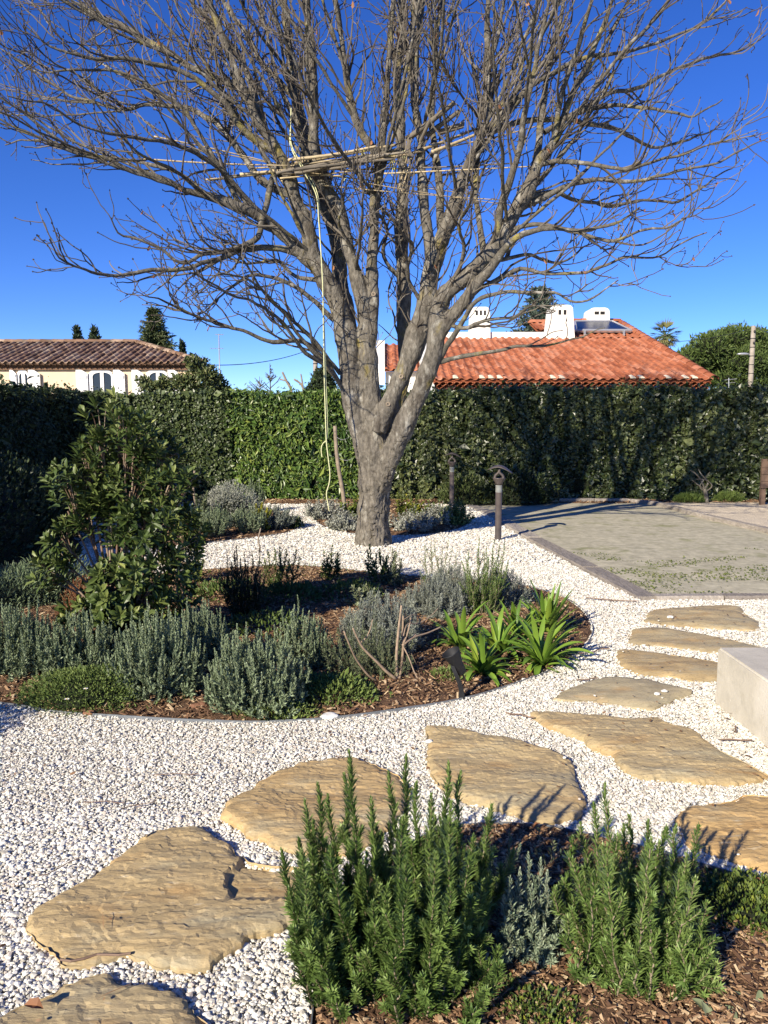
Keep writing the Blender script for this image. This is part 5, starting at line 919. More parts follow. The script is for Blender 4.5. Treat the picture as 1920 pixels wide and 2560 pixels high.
# broad grey green leaves at the bottom right
def strap_plant(name, label, cat, base, leaves, mat, W, group=None, K=12, fold=.25, rm=.5):
    """leaves: (azimuth, length, start elevation, end elevation, width factor, colour)"""
    rt = thing(name, label, cat, base, group); mb = MB()
    for az, L, e0, e1, wf, col in leaves:
        t = np.linspace(0, 1, K); e = np.radians(e0 + (e1 - e0) * t ** 1.4); dx = np.cos(e); dz = np.sin(e); s = L / (K - 1); h = np.concatenate([[0], np.cumsum(dx[:-1]) * s]); z = np.concatenate([[0], np.cumsum(dz[:-1]) * s])
        d = np.array([math.cos(az), math.sin(az)]); n_ = np.array([-d[1], d[0]]); tw = R2.normal(0, .25); w = W * wf * np.minimum(1, .45 + 2.5 * t) * np.clip((1.02 - t) * 3.2, 0, 1) ** .7 / 2
        c0 = np.array(base) + np.column_stack([h * d[0] + n_[0] * .03 * np.sin(az * 7), h * d[1] + n_[1] * .03 * np.sin(az * 7), z]); c0[:, 2] = np.maximum(c0[:, 2], .012)
        c0[:, :2] += n_ * (tw * .18 * L * t ** 2)[:, None]; V = []
        for s_ in (-1, -.5, 0, .5, 1): V.append(c0 + np.column_stack([n_[0] * w * s_ - d[0] * abs(s_) * w * fold * dz, n_[1] * w * s_ - d[1] * abs(s_) * w * fold * dz, abs(s_) * w * fold * np.maximum(dx, .2) * 1.4 + tw * w * s_ * t]))
        V = np.stack(V, 1).reshape(-1, 3); k = np.arange(K - 1)[:, None] * 5; j = np.arange(4)[None]; mb.add(V, np.stack([k + j, k + j + 1, k + 6 + j, k + 5 + j], -1).reshape(-1, 4), np.clip(col, 0, 1))
    build('leaves', mb, mat, rt, smooth=True); return rt
def agap_leaves(n, seed, lo=.30, hi=.52, upright=0, yel=2):
    r_ = np.random.default_rng(seed); out = []
    for i in range(n):
        q = (i + .5) / n; az = i * 2.4 + r_.uniform(-.4, .4); e0 = 76 - 50 * q * (1 - upright * .6) + r_.normal(0, 6); e1 = e0 - r_.uniform(40, 125) * (1 - upright) * (.5 + q * .8); out.append((az, r_.uniform(lo, hi) * (1 - .25 * q), e0, e1, r_.uniform(.75, 1.15), r_.uniform(.2, .72)))
    for i in range(yel): out.append((r_.uniform(0, 6.3), r_.uniform(.15, .25), 25, -25, .9, 1.0))
    return out
ag = [(1145, 1630, 24, .28, .44, 0, 'left agapanthus with one tall blade, near the grey lavender mounds'), (1205, 1690, 26, .22, .36, 0, 'lowest agapanthus, right behind the black spotlight'), (1250, 1640, 20, .25, .40, .1, 'middle agapanthus between the left and right ones'),
      (1355, 1668, 30, .30, .46, 0, 'right agapanthus with long arching leaves over the bed edge'), (1365, 1590, 20, .32, .48, .75, 'upright agapanthus at the back right with three tall parallel blades'), (1290, 1600, 16, .26, .40, .2, 'small agapanthus behind, between the back right and middle ones')]
for i, (px, py, n, lo, hi, up_, lab) in enumerate(ag):
    b = G(px, py); ls = agap_leaves(int(n * 1.6), 50 + i, lo * .98, hi * .98, up_)
    b2_ = b + (.07, .03, 0); strap_plant('agapanthus', lab, 'agapanthus', b, ls, M['agap'], .038, 'agapanthus clumps')
b = G(1790, 2590); strap_plant('broad_leaf_plant', 'grey green broad pointed leaves cut off by the bottom right edge', 'plant', b, [(2.5, .09, 55, 5, 1, .6), (1.2, .07, 60, 10, .9, .5), (.3, .09, 40, 0, 1, .6), (2.9, .08, 30, 0, 1, .5), (.8, .08, 50, 10, 1, .7), (-.3, .08, 30, 0, .9, .4), (1.8, .08, 60, 20, .8, .7)], M['sage'], .034)
b = G(1900, 2560); strap_plant('broad_leaf_plant', 'second broad leaved grey green plant in the very corner, bottom right', 'plant', b, [(2.3, .09, 50, 5, 1, .6), (1.4, .08, 60, 20, .9, .5), (2.9, .08, 30, 0, 1, .5), (.5, .08, 45, 5, 1, .5)], M['sage'], .034)
# ------------------------------------------------------------------ glossy bush
bb = G(300, 1640); by = bb[1]
rt = thing('glossy_bush', 'large glossy dark green bush with lit leaf rosettes at the left of the middle bed', 'bush', bb)
LOB = [(255, 1045, 18, 55, 8), (290, 1040, 14, 55, 8), (325, 1060, 18, 45, 6), (350, 1080, 40, 50, 16), (245, 1110, 46, 50, 18), (330, 1130, 75, 60, 34), (200, 1125, 28, 34, 9), (400, 1150, 55, 60, 22), (180, 1200, 40, 50, 16), (240, 1210, 70, 60, 34), (330, 1220, 90, 70, 46), (425, 1205, 55, 55, 20), (480, 1190, 20, 40, 6), (170, 1270, 35, 40, 12), (210, 1290, 50, 36, 18),
       (300, 1310, 80, 60, 36), (390, 1300, 80, 60, 34), (450, 1290, 42, 46, 15), (160, 1330, 20, 40, 8), (165, 1390, 30, 36, 12), (105, 1405, 22, 28, 9), (130, 1440, 34, 20, 7), (215, 1480, 56, 30, 18), (300, 1440, 70, 60, 34), (380, 1400, 70, 60, 34), (450, 1390, 55, 60, 24), (490, 1330, 30, 40, 8), (200, 1520, 60, 36, 20), (290, 1530, 90, 50, 40), (380, 1510, 90, 60, 40), (450, 1480, 45, 60, 20), (300, 1590, 60, 34, 22)]
ros_c = []; ros_d = []; stp = []; trunkp = bb + (0, 0, 0)
for (cx, cy, rx, ry, n) in LOB:
    n = int(n * .95)
    c = P(cx, cy, by); s = by / F; dep = min(.30, max(rx, ry) * s * 1.3 + .1); off = R2.uniform(-.1, .1)
    d = nrm(R2.normal(size=(n, 3))); q = R2.uniform(.35, 1, n)[:, None] ** .5; O = c + (0, off, 0) + d * q * (rx * s, dep, ry * s); O[:, 2] = np.maximum(O[:, 2], .08)
    ax = O - (bb + (0, .05, .5)); ax[:, 2] *= .6; ros_c.append(O); ros_d.append(nrm(nrm(ax) + R2.normal(0, .3, (n, 3)) + (0, 0, .55)))
    m = np.array([bb, bb + (c - bb) * .45 + (0, 0, .12), c + (0, off, -.02)])
    m[0] += (R2.uniform(-.05, .05), R2.uniform(-.05, .05), 0); stp.append((spline(m, 14), .011))
    for o_ in O[::2]: stp.append((spline(np.array([c * .6 + m[1] * .4 + (0, off, 0), (c + o_) / 2 + (0, 0, -.01), o_]), 14), .0035))
O = np.concatenate(ros_c); A = np.concatenate(ros_d); n = len(O); nl = 13; i = np.repeat(np.arange(n), nl); k = np.tile(np.arange(nl), n); az = k * 2.4 + np.repeat(R2.uniform(0, 6, n), nl)
rf = nrm(np.cross(A, np.array([.2, .9, .3]))); r2_ = np.cross(A, rf); an = np.radians(25 + k * 5.5 + R2.normal(0, 8, len(i)))
D = A[i] * np.cos(an)[:, None] + (rf[i] * np.cos(az)[:, None] + r2_[i] * np.sin(az)[:, None]) * np.sin(an)[:, None]; oo = O[i] - A[i] * (k * .006)[:, None]
LL = R2.uniform(.055, .098, len(i)) * (1 - .25 * (k < 3)); V, Fc = place(*LEAF8, oo, D, A[i], LL, LL * R2.uniform(.32, .42, len(i)))
mb = MB(); mb.add(V, Fc, np.repeat(np.clip(.45 - .03 * k + np.repeat(R2.normal(.1, .12, n), nl) + R2.normal(0, .12, len(i)), 0, 1), 8)); build('foliage', mb, M['arbutus'], rt)
mb = MB(); V, Fc = tubes(np.array([a for a, b_ in stp]), np.array([b_ * np.linspace(1, .5, 14) for a, b_ in stp]), 5); mb.add(V, Fc, np.repeat(R2.uniform(0, 1, len(stp)), 14 * 5)); build('branches', mb, M['red_stem'], rt, smooth=True)
# bare pruned shrub
def shrub_paths(name, label, cat, segs, mat, Y0, base):
    rt = thing(name, label, cat, base); mb = MB()
    for pts, r0, r1, dy in segs:
        p = np.array([P(x, y, Y0 + dy * i / (len(pts) - 1)) for i, (x, y) in enumerate(pts)]); s = spline(p, 16); V, Fc = tubes(s[None], np.linspace(r0, r1, 16)[None], 7); capped(mb, s, np.linspace(r0, r1, 16), 7, R2.uniform())
    build('stems', mb, mat, rt, smooth=True); return rt
c3 = lambda p: crop(p, 850, 1300, .3918)
bs = c3([(360, 1060)])[0]; b = G(*bs); Yb = b[1]
sg = [(c3([(362, 1075), (365, 1030), (365, 1000), (360, 880), (372, 720), (392, 545)]), .016, .0085, .05), (c3([(372, 1030), (385, 980), (402, 830), (400, 730), (403, 610)]), .013, .009, .12), (c3([(365, 1020), (300, 970), (235, 905), (150, 820), (115, 760), (82, 690)]), .014, .008, -.1), (c3([(240, 1030), (180, 990), (110, 900), (70, 820), (25, 710)]), .010, .007, -.15),
      (c3([(130, 785), (170, 745), (195, 690), (208, 635)]), .006, .004, .0), (c3([(400, 800), (440, 765), (485, 730)]), .012, .010, .1), (c3([(410, 790), (480, 745), (560, 720), (650, 680)]), .009, .006, .2), (c3([(405, 740), (430, 665), (500, 660), (570, 620), (630, 560)]), .006, .004, .3), (c3([(400, 640), (450, 610), (490, 600)]), .004, .003, .1),
      (c3([(405, 790), (432, 720), (450, 640), (452, 620)]), .009, .006, .1), (c3([(400, 800), (440, 880), (470, 960), (495, 1010)]), .006, .005, -.1), (c3([(250, 1045), (300, 1020), (360, 1030)]), .008, .010, 0), (c3([(440, 1045), (480, 1020), (500, 1035)]), .010, .009, 0), (c3([(455, 850), (490, 930), (515, 1010)]), .002, .0015, 0)]
shrub_paths('pruned_shrub', 'bare pruned shrub of a few pale brown woody stems in front of the grey lavender', 'shrub', [(a_, r1_ * .72, r2_ * .72, dy_) for a_, r1_, r2_, dy_ in sg], M['bare'], Yb, b)
# shrub outside the left edge whose shade falls on the gravel
crb = np.array([-2.98, 2.9, 0.]); rt = thing('round_shrub', 'leafy shrub just outside the left picture edge', 'shrub', crb); mb = MB(); mound_leaves(mb, crb + (0, 0, .25), (.42, .4, .5), 4500, LEAF2, .035, .4, rmean=.4); build('foliage', mb, M['arbutus'], rt)
# ------------------------------------------------------------------ small back beds
mound('silver_bush', 575, 1318, (.50, .42, .62), 6500, M['silver'], .035, .3, 'rounded silvery grey bush in the small left back bed', 'bush')
def lav_small(px, py, rd, h, lab, mat='lavender', n=90, seed=1, L=.04): 
    b = G(px, py); return spikes('lavender', lab, 'lavender', b, fan(b, n, rd, h, seed, .4, .12, .8), M[mat], M['lav_stem'], L, .010, 130, 'lavender clumps', 34, .2, .003, .12, rmean=.4)
lav_small(535, 1345, .27, .42, 'lavender in front of the silvery bush in the left back bed', seed=3); lav_small(622, 1335, .26, .38, 'narrow lavender between silvery bush and yellow plant', seed=4); lav_small(685, 1325, .36, .34, 'low grey lavender at the right end of the left back bed', 'lavender_grey', 130, 5)
lav_small(635, 1285, .2, .55, 'upright lavender behind the yellow plant in the left back bed', seed=9)
mound('creeping_cover', 725, 1318, (.2, .25, .14), 900, M['green'], .035, .4, 'small green tuft at the right tip of the left back bed', 'ground cover', rmean=.4)
herb('yellow_shrub', 'bright yellow green small shrub in the left back bed', 'shrub', 652, 1330, [(640, 1262), (652, 1255), (660, 1275), (668, 1270), (648, 1285), (672, 1290), (635, 1290), (658, 1300)], M['yellow'], .05, .4, 150, rmean=.75, side=5)
herb('leafy_herb', 'tall leafy green plant behind the glossy bush, left of the silvery bush', 'herb', 505, 1330, [(490, 1240), (500, 1250), (512, 1245), (520, 1228), (498, 1270), (485, 1262), (525, 1260), (480, 1280)], M['sage'], .07, .3, 110, rmean=.3, side=4)
herb('leafy_herb', 'dark leafy plant at the left end of the left back bed', 'herb', 470, 1360, [(455, 1290), (470, 1280), (485, 1300), (495, 1310), (460, 1310)], M['green'], .07, .3, 110, rmean=.15, side=4)
for i, (px, py, rx, h, n, mt, lab) in enumerate([(812, 1300, .32, .30, 2400, 'silver', 'grey leafed low plant under the rope end, left of the trunk'), (862, 1325, .26, .24, 1700, 'silver', 'low grey plant touching the left side of the trunk foot'), (1030, 1325, .40, .24, 3000, 'silver', 'spreading grey low plant right of the trunk foot'), (1100, 1312, .28, .26, 2000, 'silver', 'grey low plant before the far lamp post'), (1138, 1312, .26, .28, 2000, 'green', 'dark green low plant at the right end of the bed behind the trunk')]):
    b = G(px, py); tp_ = fan(b, 60, rx * 1.1, h * 1.05, 300 + i, .5, .25, 1.2); spikes('low_plant', lab, 'plant', b, tp_, M[mt], M['lav_stem'], .05, .019, 75, 'low plants in the bed behind the trunk', 60, .2, .003, .15, side=3, rmean=.5, sblen=(.05, .14))
herb('yellow_shrub', 'wilting yellow green plant just right of the trunk', 'shrub', 1015, 1308, [(995, 1232), (1005, 1245), (1020, 1238), (1030, 1250), (1042, 1240), (1010, 1262), (1048, 1262), (990, 1255), (1060, 1255), (1072, 1262)], M['yellow'], .075, .35, 90, 70, rmean=.4, side=4)
herb('yellow_shrub', 'yellow green plant against the left side of the trunk', 'shrub', 888, 1300, [(885, 1245), (895, 1238), (872, 1255), (860, 1262), (893, 1260), (880, 1268), (850, 1258)], M['yellow'], .07, .35, 90, 70, rmean=.3, side=4)
herb('leafy_herb', 'green herb tops between the yellow plant and the far lamp post', 'herb', 1080, 1300, [(1070, 1262), (1085, 1255), (1098, 1262), (1108, 1268), (1090, 1275)], M['green'], .06, .35, 100, 60, rmean=.6, side=3)
# along the hedge foot
mound('hedge_foot_shrub', 1165, 1262, (.55, .35, .55), 2600, M['climber'], .06, .4, 'brownish twiggy shrub at the hedge foot behind the lamp posts', 'shrub', rmean=.25)
mound('hedge_foot_shrub', 1290, 1262, (.75, .35, .60), 3200, M['hedge_col'], .06, .5, 'dark shrub at the hedge foot right of the near lamp post', 'shrub', rmean=.2)
mound('grass_tuft', 1725, 1258, (.34, .2, .16), 1500, M['green'], .07, .12, 'left fine grass tuft at the hedge foot, far right', 'grass tuft', 'grass tufts by the beige gravel', up=1.2, rmean=.3, core=False)
mound('grass_tuft', 1820, 1256, (.28, .2, .16), 1500, M['green'], .07, .12, 'right fine grass tuft at the hedge foot, far right', 'grass tuft', 'grass tufts by the beige gravel', up=1.2, rmean=.4, core=False)
Yb = 14.75
sg = [([(1767, 1262), (1765, 1240), (1762, 1222)], .05, .035, 0), ([(1762, 1225), (1755, 1205), (1740, 1185), (1725, 1175)], .02, .01, -.1), ([(1762, 1222), (1770, 1205), (1755, 1188), (1745, 1172)], .02, .008, 0), ([(1763, 1230), (1780, 1215), (1765, 1200), (1740, 1198)], .015, .008, -.1), ([(1764, 1225), (1745, 1212), (1730, 1200)], .015, .008, -.1), ([(1765, 1230), (1750, 1215), (1775, 1180)], .012, .006, -.1)]
shrub_paths('tree_stump', 'dark stump with bare crooked twigs at the hedge foot, far right', 'stump', sg, M['limb'], Yb, P(1767, 1262, Yb))
mb = MB(); a = P(1905, 1152, 14.3); bq = P(2330, 1220, 14.3)
for i in range(4): z0 = a[2] - (i + 1) * .125; box(mb, (a[0], 14.28, z0), (bq[0], 14.31, z0 + .118), R2.uniform())
fb = thing('board_fence', 'piece of brown horizontal board fence at the right edge below the hedge', 'fence', (a[0], 14.3, 0)); build('boards', mb, M['brown_panel'], fb)
mb = MB(); box(mb, (a[0] + .03, 14.315, -.02), (a[0] + .11, 14.39, a[2] + .03)); box(mb, (bq[0] - .1, 14.315, -.02), (bq[0] - .02, 14.39, a[2] + .03)); build('posts', mb, M['brown_panel'], fb)
# stakes
def stake(px0, py0, px1, py1, Y, r, lab, wire=None):
    A = P(px0, py0, Y); A[2] = -.05; B = P(px1, py1, Y); t = np.linspace(0, 1, 12)[:, None]; p = A + (B - A) * t + .012 * np.sin(t * 7); s = thing('stake', lab, 'stake', A); mb = MB(); capped(mb, p, r * (1 - .15 * t[:, 0]), 9); build('pole', mb, M['stake'], s, smooth=True)
    if wire:
        for (x0, y0, x1, y1) in wire: q0 = P(x0, y0, Y - .03); q1 = P(x1, y1, Y - .6); mb = MB(); u = np.linspace(0, 1, 10)[:, None]; q_ = q0 + (q1 - q0) * u; q_[:, 2] -= .04 * np.sin(np.pi * u[:, 0]); V, Fc = tubes(q_[None], np.full((1, 10), .004), 4); mb.add(V, Fc); build('tie_wire', mb, M['alu'], s)
    return s
stake(864, 1278, 836, 1066, 12.4, .036, 'leaning wooden stake between rope and trunk, tied with wire', [(842, 1093, 872, 1093), (848, 1145, 884, 1144)])
stake(486, 1258, 485, 1178, 13.0, .022, 'short thin upright stake against the hedge, right of the glossy bush')
stake(646, 1366, 650, 1322, 9.2, .010, 'thin pale stick on the gravel edge before the yellow shrub')
# ------------------------------------------------------------------ lamp posts
def bollard(px, py, lab, rot, sc=1.0):
    b = G(px, py); rt = thing('lamp_post', lab, 'garden lamp', b, 'bronze garden lamps beside the path'); h = .66 * sc; r = .043
    mb = MB(); lathe(mb, [(r + .012, -.02), (r + .012, .008), (r, .012), (r, h), (0, h + .001)], 28, b); build('post', mb, M['bronze'], rt, smooth=True)
    mb = MB(); pr = []
    for i in range(6): z = h - .01 + i * .016; pr += [(r - .012, z), (r + .002, z + .002), (r + .002, z + .010), (r - .012, z + .012)]
    lathe(mb, pr, 28, b); build('louvre_rings', mb, M['lens'], rt)
    hh = h + .085; mb = MB(); lathe(mb, [(r - .012, hh), (r + .0, hh + .002), (r + .008, hh + .03), (r + .040, hh + .085), (r + .042, hh + .095), (r + .034, hh + .094), (r + .012, hh + .07), (0, hh + .06)], 28, b); build('cup', mb, M['bronze'], rt, smooth=True)
    # forked curved arm
    ca, sa = math.cos(rot), math.sin(rot); mb = MB()
    for s_ in (-1, 1):
        c_ = [(s_ * .055, .0, hh + .06), (s_ * .05, .0, hh + .12), (s_ * .005, -.01, hh + .17), (.012, -.01, hh + .24)]; q = np.array([(b[0] + x * ca - y * sa, b[1] + x * sa + y * ca, z) for x, y, z in c_]); s2 = spline(q, 14); V, Fc = tubes(s2[None], np.linspace(.022, .014, 14)[None], 6); mb.add(V, Fc)
    build('arm', mb, M['bronze'], rt, smooth=True)
    # bent oval shade: an arched shell with pointed ends
    mb = MB(); nu, nv_ = 21, 9; U = np.linspace(-1, 1, nu); W_ = np.linspace(-1, 1, nv_); top = []; bot = []
    for u in U:
        for w in W_:
            x = u * .165; wd = .085 * math.sqrt(max(1 - abs(u) ** 2.4, .0)); y = w * wd; z = hh + .265 - .085 * abs(u) ** 1.7 - .022 * w * w * (1 - u * u) - .02 * u
            X_, Y_ = b[0] + x * ca - y * sa + .012, b[1] + x * sa + y * ca; top.append((X_, Y_, z)); bot.append((X_, Y_, z - .009))
    k = np.arange(nu - 1)[:, None] * nv_; j = np.arange(nv_ - 1)[None]; q = np.stack([k + j, k + j + 1, k + nv_ + j + 1, k + nv_ + j], -1).reshape(-1, 4); mm = nu * nv_; i = np.arange(nu - 1) * nv_
    mb.add(np.array(top + bot), np.concatenate([q, q[:, ::-1] + mm, np.stack([i, i + nv_, i + nv_ + mm, i + mm], 1), np.stack([i + nv_ - 1, i + nv_ - 1 + mm, i + 2 * nv_ - 1 + mm, i + 2 * nv_ - 1], 1)])); build('shade', mb, M['bronze'], rt)
    return rt
bollard(1245, 1352, 'near bronze lamp post with arched shade, at the corner of the sand court', -.3); bollard(1129, 1268, 'far bronze lamp post with arched shade, close to the hedge', -.15)
# ------------------------------------------------------------------ spotlights
def spot(px, py, lab, rot=0, sc=1.0):
    b = G(px, py); rt = thing('spotlight', lab, 'spotlight', b, 'black garden spotlights'); ax = np.array([-.46, -.10, .88]); ax /= np.linalg.norm(ax); c0 = b + np.array([.005, 0, .150]) * sc
    mb = MB(); lathe(mb, [(.0, -.0), (.021, 0), (.024, .004), (.028, .055), (.030, .06), (.043, .115), (.045, .12), (.041, .12), (.028, .065), (0, .06)], 24, (0, 0, 0), .5, ax); mb.V[0] = mb.V[0] * sc * 1.22 + c0; build('lamp_head', mb, M['black_plastic'], rt, smooth=True)
    mb = MB(); t = np.linspace(0, 1, 18); q = spline(np.array([b + (.005, -.03, -.02), b + (.0, -.032, .05), b + (-.012, -.036, .10), b + (-.032, -.040, .150), b + (-.055, -.035, .205)]), 18); V = []
    for p_, tt in zip(q, t):
        w = .016 * (1 - .3 * tt)
        for dx, dy in ((-w, -.004), (w, -.004), (w, .004), (-w, .004)): V.append(p_ + (dx, dy, 0))
    V = (np.array(V) - b) * sc + b; mb.add(V, [[i * 4 + j, i * 4 + (j + 1) % 4, i * 4 + 4 + (j + 1) % 4, i * 4 + 4 + j] for i in range(17) for j in range(4)]); build('bracket', mb, M['black_plastic'], rt)
    mb = MB(); q = spline(np.array([c0 - ax * .0, c0 + (.02, .01, -.05), c0 + (.0, .01, -.1), b + (.03, .01, 0)]), 16); V, Fc = tubes(q[None], np.full((1, 16), .004), 5); mb.add(V, Fc); build('cable', mb, M['black_plastic'], rt)
spot(1152, 1745, 'black garden spotlight tilted left, in mulch beside the lowest agapanthus'); spot(302, 1690, 'black garden spotlight half hidden between two front lavenders', sc=.8)
# fallen leaves
mb = MB(); V, Fc = place(LEAF8[0] * (1, 1, 3), LEAF8[1], [G(60, 2512, .055)], [[1, -.2, .1]], [[0, -.3, 1]], .055, .03); mb.add(V, Fc, .5); tag(build('dead_leaf', mb, M['dry'], base=G(60, 2512, .055)), 'curled brown dead leaf on the bottom left flagstone', 'leaf')
for x, y, lab in [(60, 2512, ''), ]: pass
mb = MB(); nleaf = 260; a = rng.uniform([-.9, 1.55], [1.3, 3.0], (nleaf, 2)); a = a[inpoly(a, bed_front) & (polydist(a, bed_front) > .04)]; nn_ = len(a)
V, Fc = place(LEAF8[0] * (1, 1, 2.5), LEAF8[1], np.column_stack([a, np.full(nn_, .04)]), np.column_stack([rng.normal(size=(nn_, 2)), rng.normal(0, .3, nn_)]), rng.normal(0, .5, (nn_, 3)) + (0, 0, 1), rng.uniform(.02, .05, nn_), rng.uniform(.01, .025, nn_)); mb.add(V, Fc, np.repeat(rng.uniform(0, 1, nn_), 8))
tag(build('leaf_litter', mb, M['dry'], base=(0, 0, 0)), 'small curled brown dead leaves lying over the front bed', 'leaf litter', kind='stuff')
# grass and stray weeds over mulch of the middle bed
mb = MB(); n_ = 5200; a = rng.uniform(bed_mid.min(0), bed_mid.max(0), (n_, 2)); k_ = fbm(a, 1.4, 2, 31); a = a[inpoly(a, bed_mid) & (polydist(a, bed_mid) > .03) & (k_ + rng.normal(0, .1, n_) > .12)]; nn_ = len(a)
V, Fc = place(*LEAF2, np.column_stack([a, np.full(nn_, .03)]), np.column_stack([rng.normal(0, .6, (nn_, 2)), np.abs(rng.normal(.6, .3, nn_))]), rng.normal(size=(nn_, 3)), rng.uniform(.02, .05, nn_), rng.uniform(.006, .016, nn_)); mb.add(V, Fc, np.repeat(rng.uniform(0, .9, nn_), 4))
tag(build('weeds', mb, M['green'], base=(0, 0, 0)), 'scattered small green weeds sprouting through the mulch', 'weeds', kind='stuff')
# moss crumbs on the court
mb = MB(); a = rng.uniform([2.0, 6.7], [6.5, 9.5], (9000, 2)); k_ = fbm(a * (1, 2.2), 1.3, 3, 77); a = a[(k_ - .25 * np.abs(a[:, 1] - 7.3) + rng.normal(0, .15, len(a)) > .05) & inpoly(a, cp) & (polydist(a, cp) > .05)]; nn_ = len(a)
V, Fc = place(*LEAF2, np.column_stack([a, np.full(nn_, .014)]), np.column_stack([rng.normal(0, 1, (nn_, 2)), rng.uniform(0, .5, nn_)]), rng.normal(size=(nn_, 3)) + (0, 0, 1), rng.uniform(.015, .035, nn_), rng.uniform(.01, .02, nn_)); mb.add(V, Fc, np.repeat(rng.uniform(0, 1, nn_), 4))
if nn_: tag(build('moss', mb, M['moss'], base=(0, 0, 0)), 'thin green moss growing on the near side of the sand court', 'moss', kind='stuff')
# ------------------------------------------------------------------ tiled roofs
def tiled(corners, nd, period, row, mat_r, amp=.05, step=.016, fine_s=8, seed=0):
    """corners in plan: a function (u,v)->xyz; columns run along v (up the slope). corners=(A,B,Cc,D): A,B eave left/right, D,Cc top left/right; clipped trapezoid"""
    A, B, Cc, D = [np.array(c, float) for c in corners]; up = nrm((D + Cc) / 2 - (A + B) / 2); right = nrm(B - A); up = nrm(up - right * (up @ right)); n = np.cross(right, up); n = n if n[2] > 0 else -n
    W = np.linalg.norm(B - A); H = max((D - A) @ up, (Cc - A) @ up); mb = MB(); xs = lambda p: (p - A) @ right
    xD, xC = xs(D), xs(Cc); hD, hC = (D - A) @ up, (Cc - A) @ up
    ncol = int(W / period) + 1; nrow = int(H / row) + 1; prof = np.linspace(0, 1, fine_s + 1); r_ = np.random.default_rng(seed)
    for c in range(ncol):
        x0 = c * period; x = np.minimum(x0 + prof * period, W)
        for rr in range(nrow):
            v0 = rr * row; v1 = min(v0 + row * 1.06, H)
            # clip with the sloping sides
            lo = hD and xD * (v0 + row * .5) / hD; hi = W + (xC - W) * (v0 + row * .5) / hC
            if x0 + period * .6 < lo or x0 + period * .4 > hi: continue
            cl = np.clip(x, lo, hi); s = np.sin(prof * np.pi * 2 + .4); z = amp * np.where(s > 0, np.sqrt(np.abs(s)) * .9, -.45 * np.abs(s))
            jz = r_.uniform(-.004, .006); jx = r_.uniform(-.006, .006)
            V = []
            for v, dz in ((v0 + r_.uniform(-.015, .015), step), (v0 + .01, step), (v1, 0)):
                V.append(A + np.outer(cl + jx, right) + up * v + np.outer(z + dz + jz, n))
            V[0] = V[0] - n * .022; V = np.concatenate(V); k = fine_s + 1; i = np.arange(fine_s); mb.add(V, np.concatenate([np.stack([i, i + 1, i + 1 + k, i + k], 1), np.stack([i + k, i + 1 + k, i + 1 + 2 * k, i + 2 * k], 1)]), r_.uniform())
    e_ = n * .05 + up * 0; mb.add([A - e_ + up * .03, B - e_ + up * .03, Cc - e_, D - e_], [[0, 1, 2, 3]], .2)
    return mb
def ridge_tiles(mb, a, b, r, L=.4, seed=0):
    a = np.array(a, float); b = np.array(b, float); D = np.linalg.norm(b - a); n = int(D / L); d = (b - a) / D; s = nrm(np.cross(d, (0, 0, 1))); u = np.cross(s, d); r_ = np.random.default_rng(seed); an = np.linspace(0, np.pi, 7)
    for i in range(n):
        p0 = a + d * (i * D / n - .02); p1 = a + d * ((i + 1) * D / n + .02); V = []
        for p, rr in ((p0, r * 1.05), (p1, r * .9)): V += [p + s * rr * math.cos(x) + u * (rr * .8 * math.sin(x) + .0) for x in an]
        mb.add(V, [[j, j + 1, j + 8, j + 7] for j in range(6)], r_.uniform())
# ------------------------------------------------------------------ right house
Yr = 19.0; ze = P(1500, 948, Yr)[2]; sl_ = .297
def onroof(px, py, Y0=Yr, z0=ze, s=sl_):
    d = ray(px, py); t = (z0 - CAMZ - s * Y0) / (d[2] - s * d[1]); return np.array([0, 0, CAMZ]) + d * t
hr = thing('tiled_house', 'white walled house with bright orange tile roof behind the right hedge', 'house', (4.5, 22, 0))
xl = P(1083, 950, Yr)[0]; xr = P(1782, 950, Yr)[0]; Yp = onroof(1300, 845)[1]; Yt = onroof(1400, 806)[1]
at_ = lambda x, Y: np.array([x, Y, ze + sl_ * (Y - Yr)])
xp = P(1436, 845, Yp)[0]
mb = tiled((at_(xl, Yr), at_(xr, Yr), at_(xr, Yp), at_(xl, Yp)), 0, .215, .40, None, .037, seed=1)
m2_ = tiled((at_(xp, Yp), at_(xr, Yp), at_(xr, Yt), at_(xp, Yt)), 0, .215, .40, None, .037, seed=2)
for a in 'VLSR': pass
mb.V += m2_.V; mb.L += [l + mb.n for l in m2_.L]; mb.S += m2_.S; mb.R += m2_.R; mb.n += m2_.n
ridge_tiles(mb, at_(xr + .02, Yr), at_(xr + .02, Yt), .12, seed=2); ridge_tiles(mb, at_(xp, Yt) + (0, 0, .03), at_(xr, Yt) + (0, 0, .03), .13, seed=3)
rf = build('roof', mb, M['tile_orange'], hr)
xa = P(1322, 830, Yt)[0]
mb = tiled((at_(xa, Yp + 1.3), at_(xp, Yp + 1.3), at_(xp, Yt), at_(xa, Yt)), 0, .215, .40, None, .037, seed=4); ridge_tiles(mb, at_(xa, Yt), at_(xp, Yt), .13, seed=5); build('roof_tiles', mb, M['tile_orange'], rf)
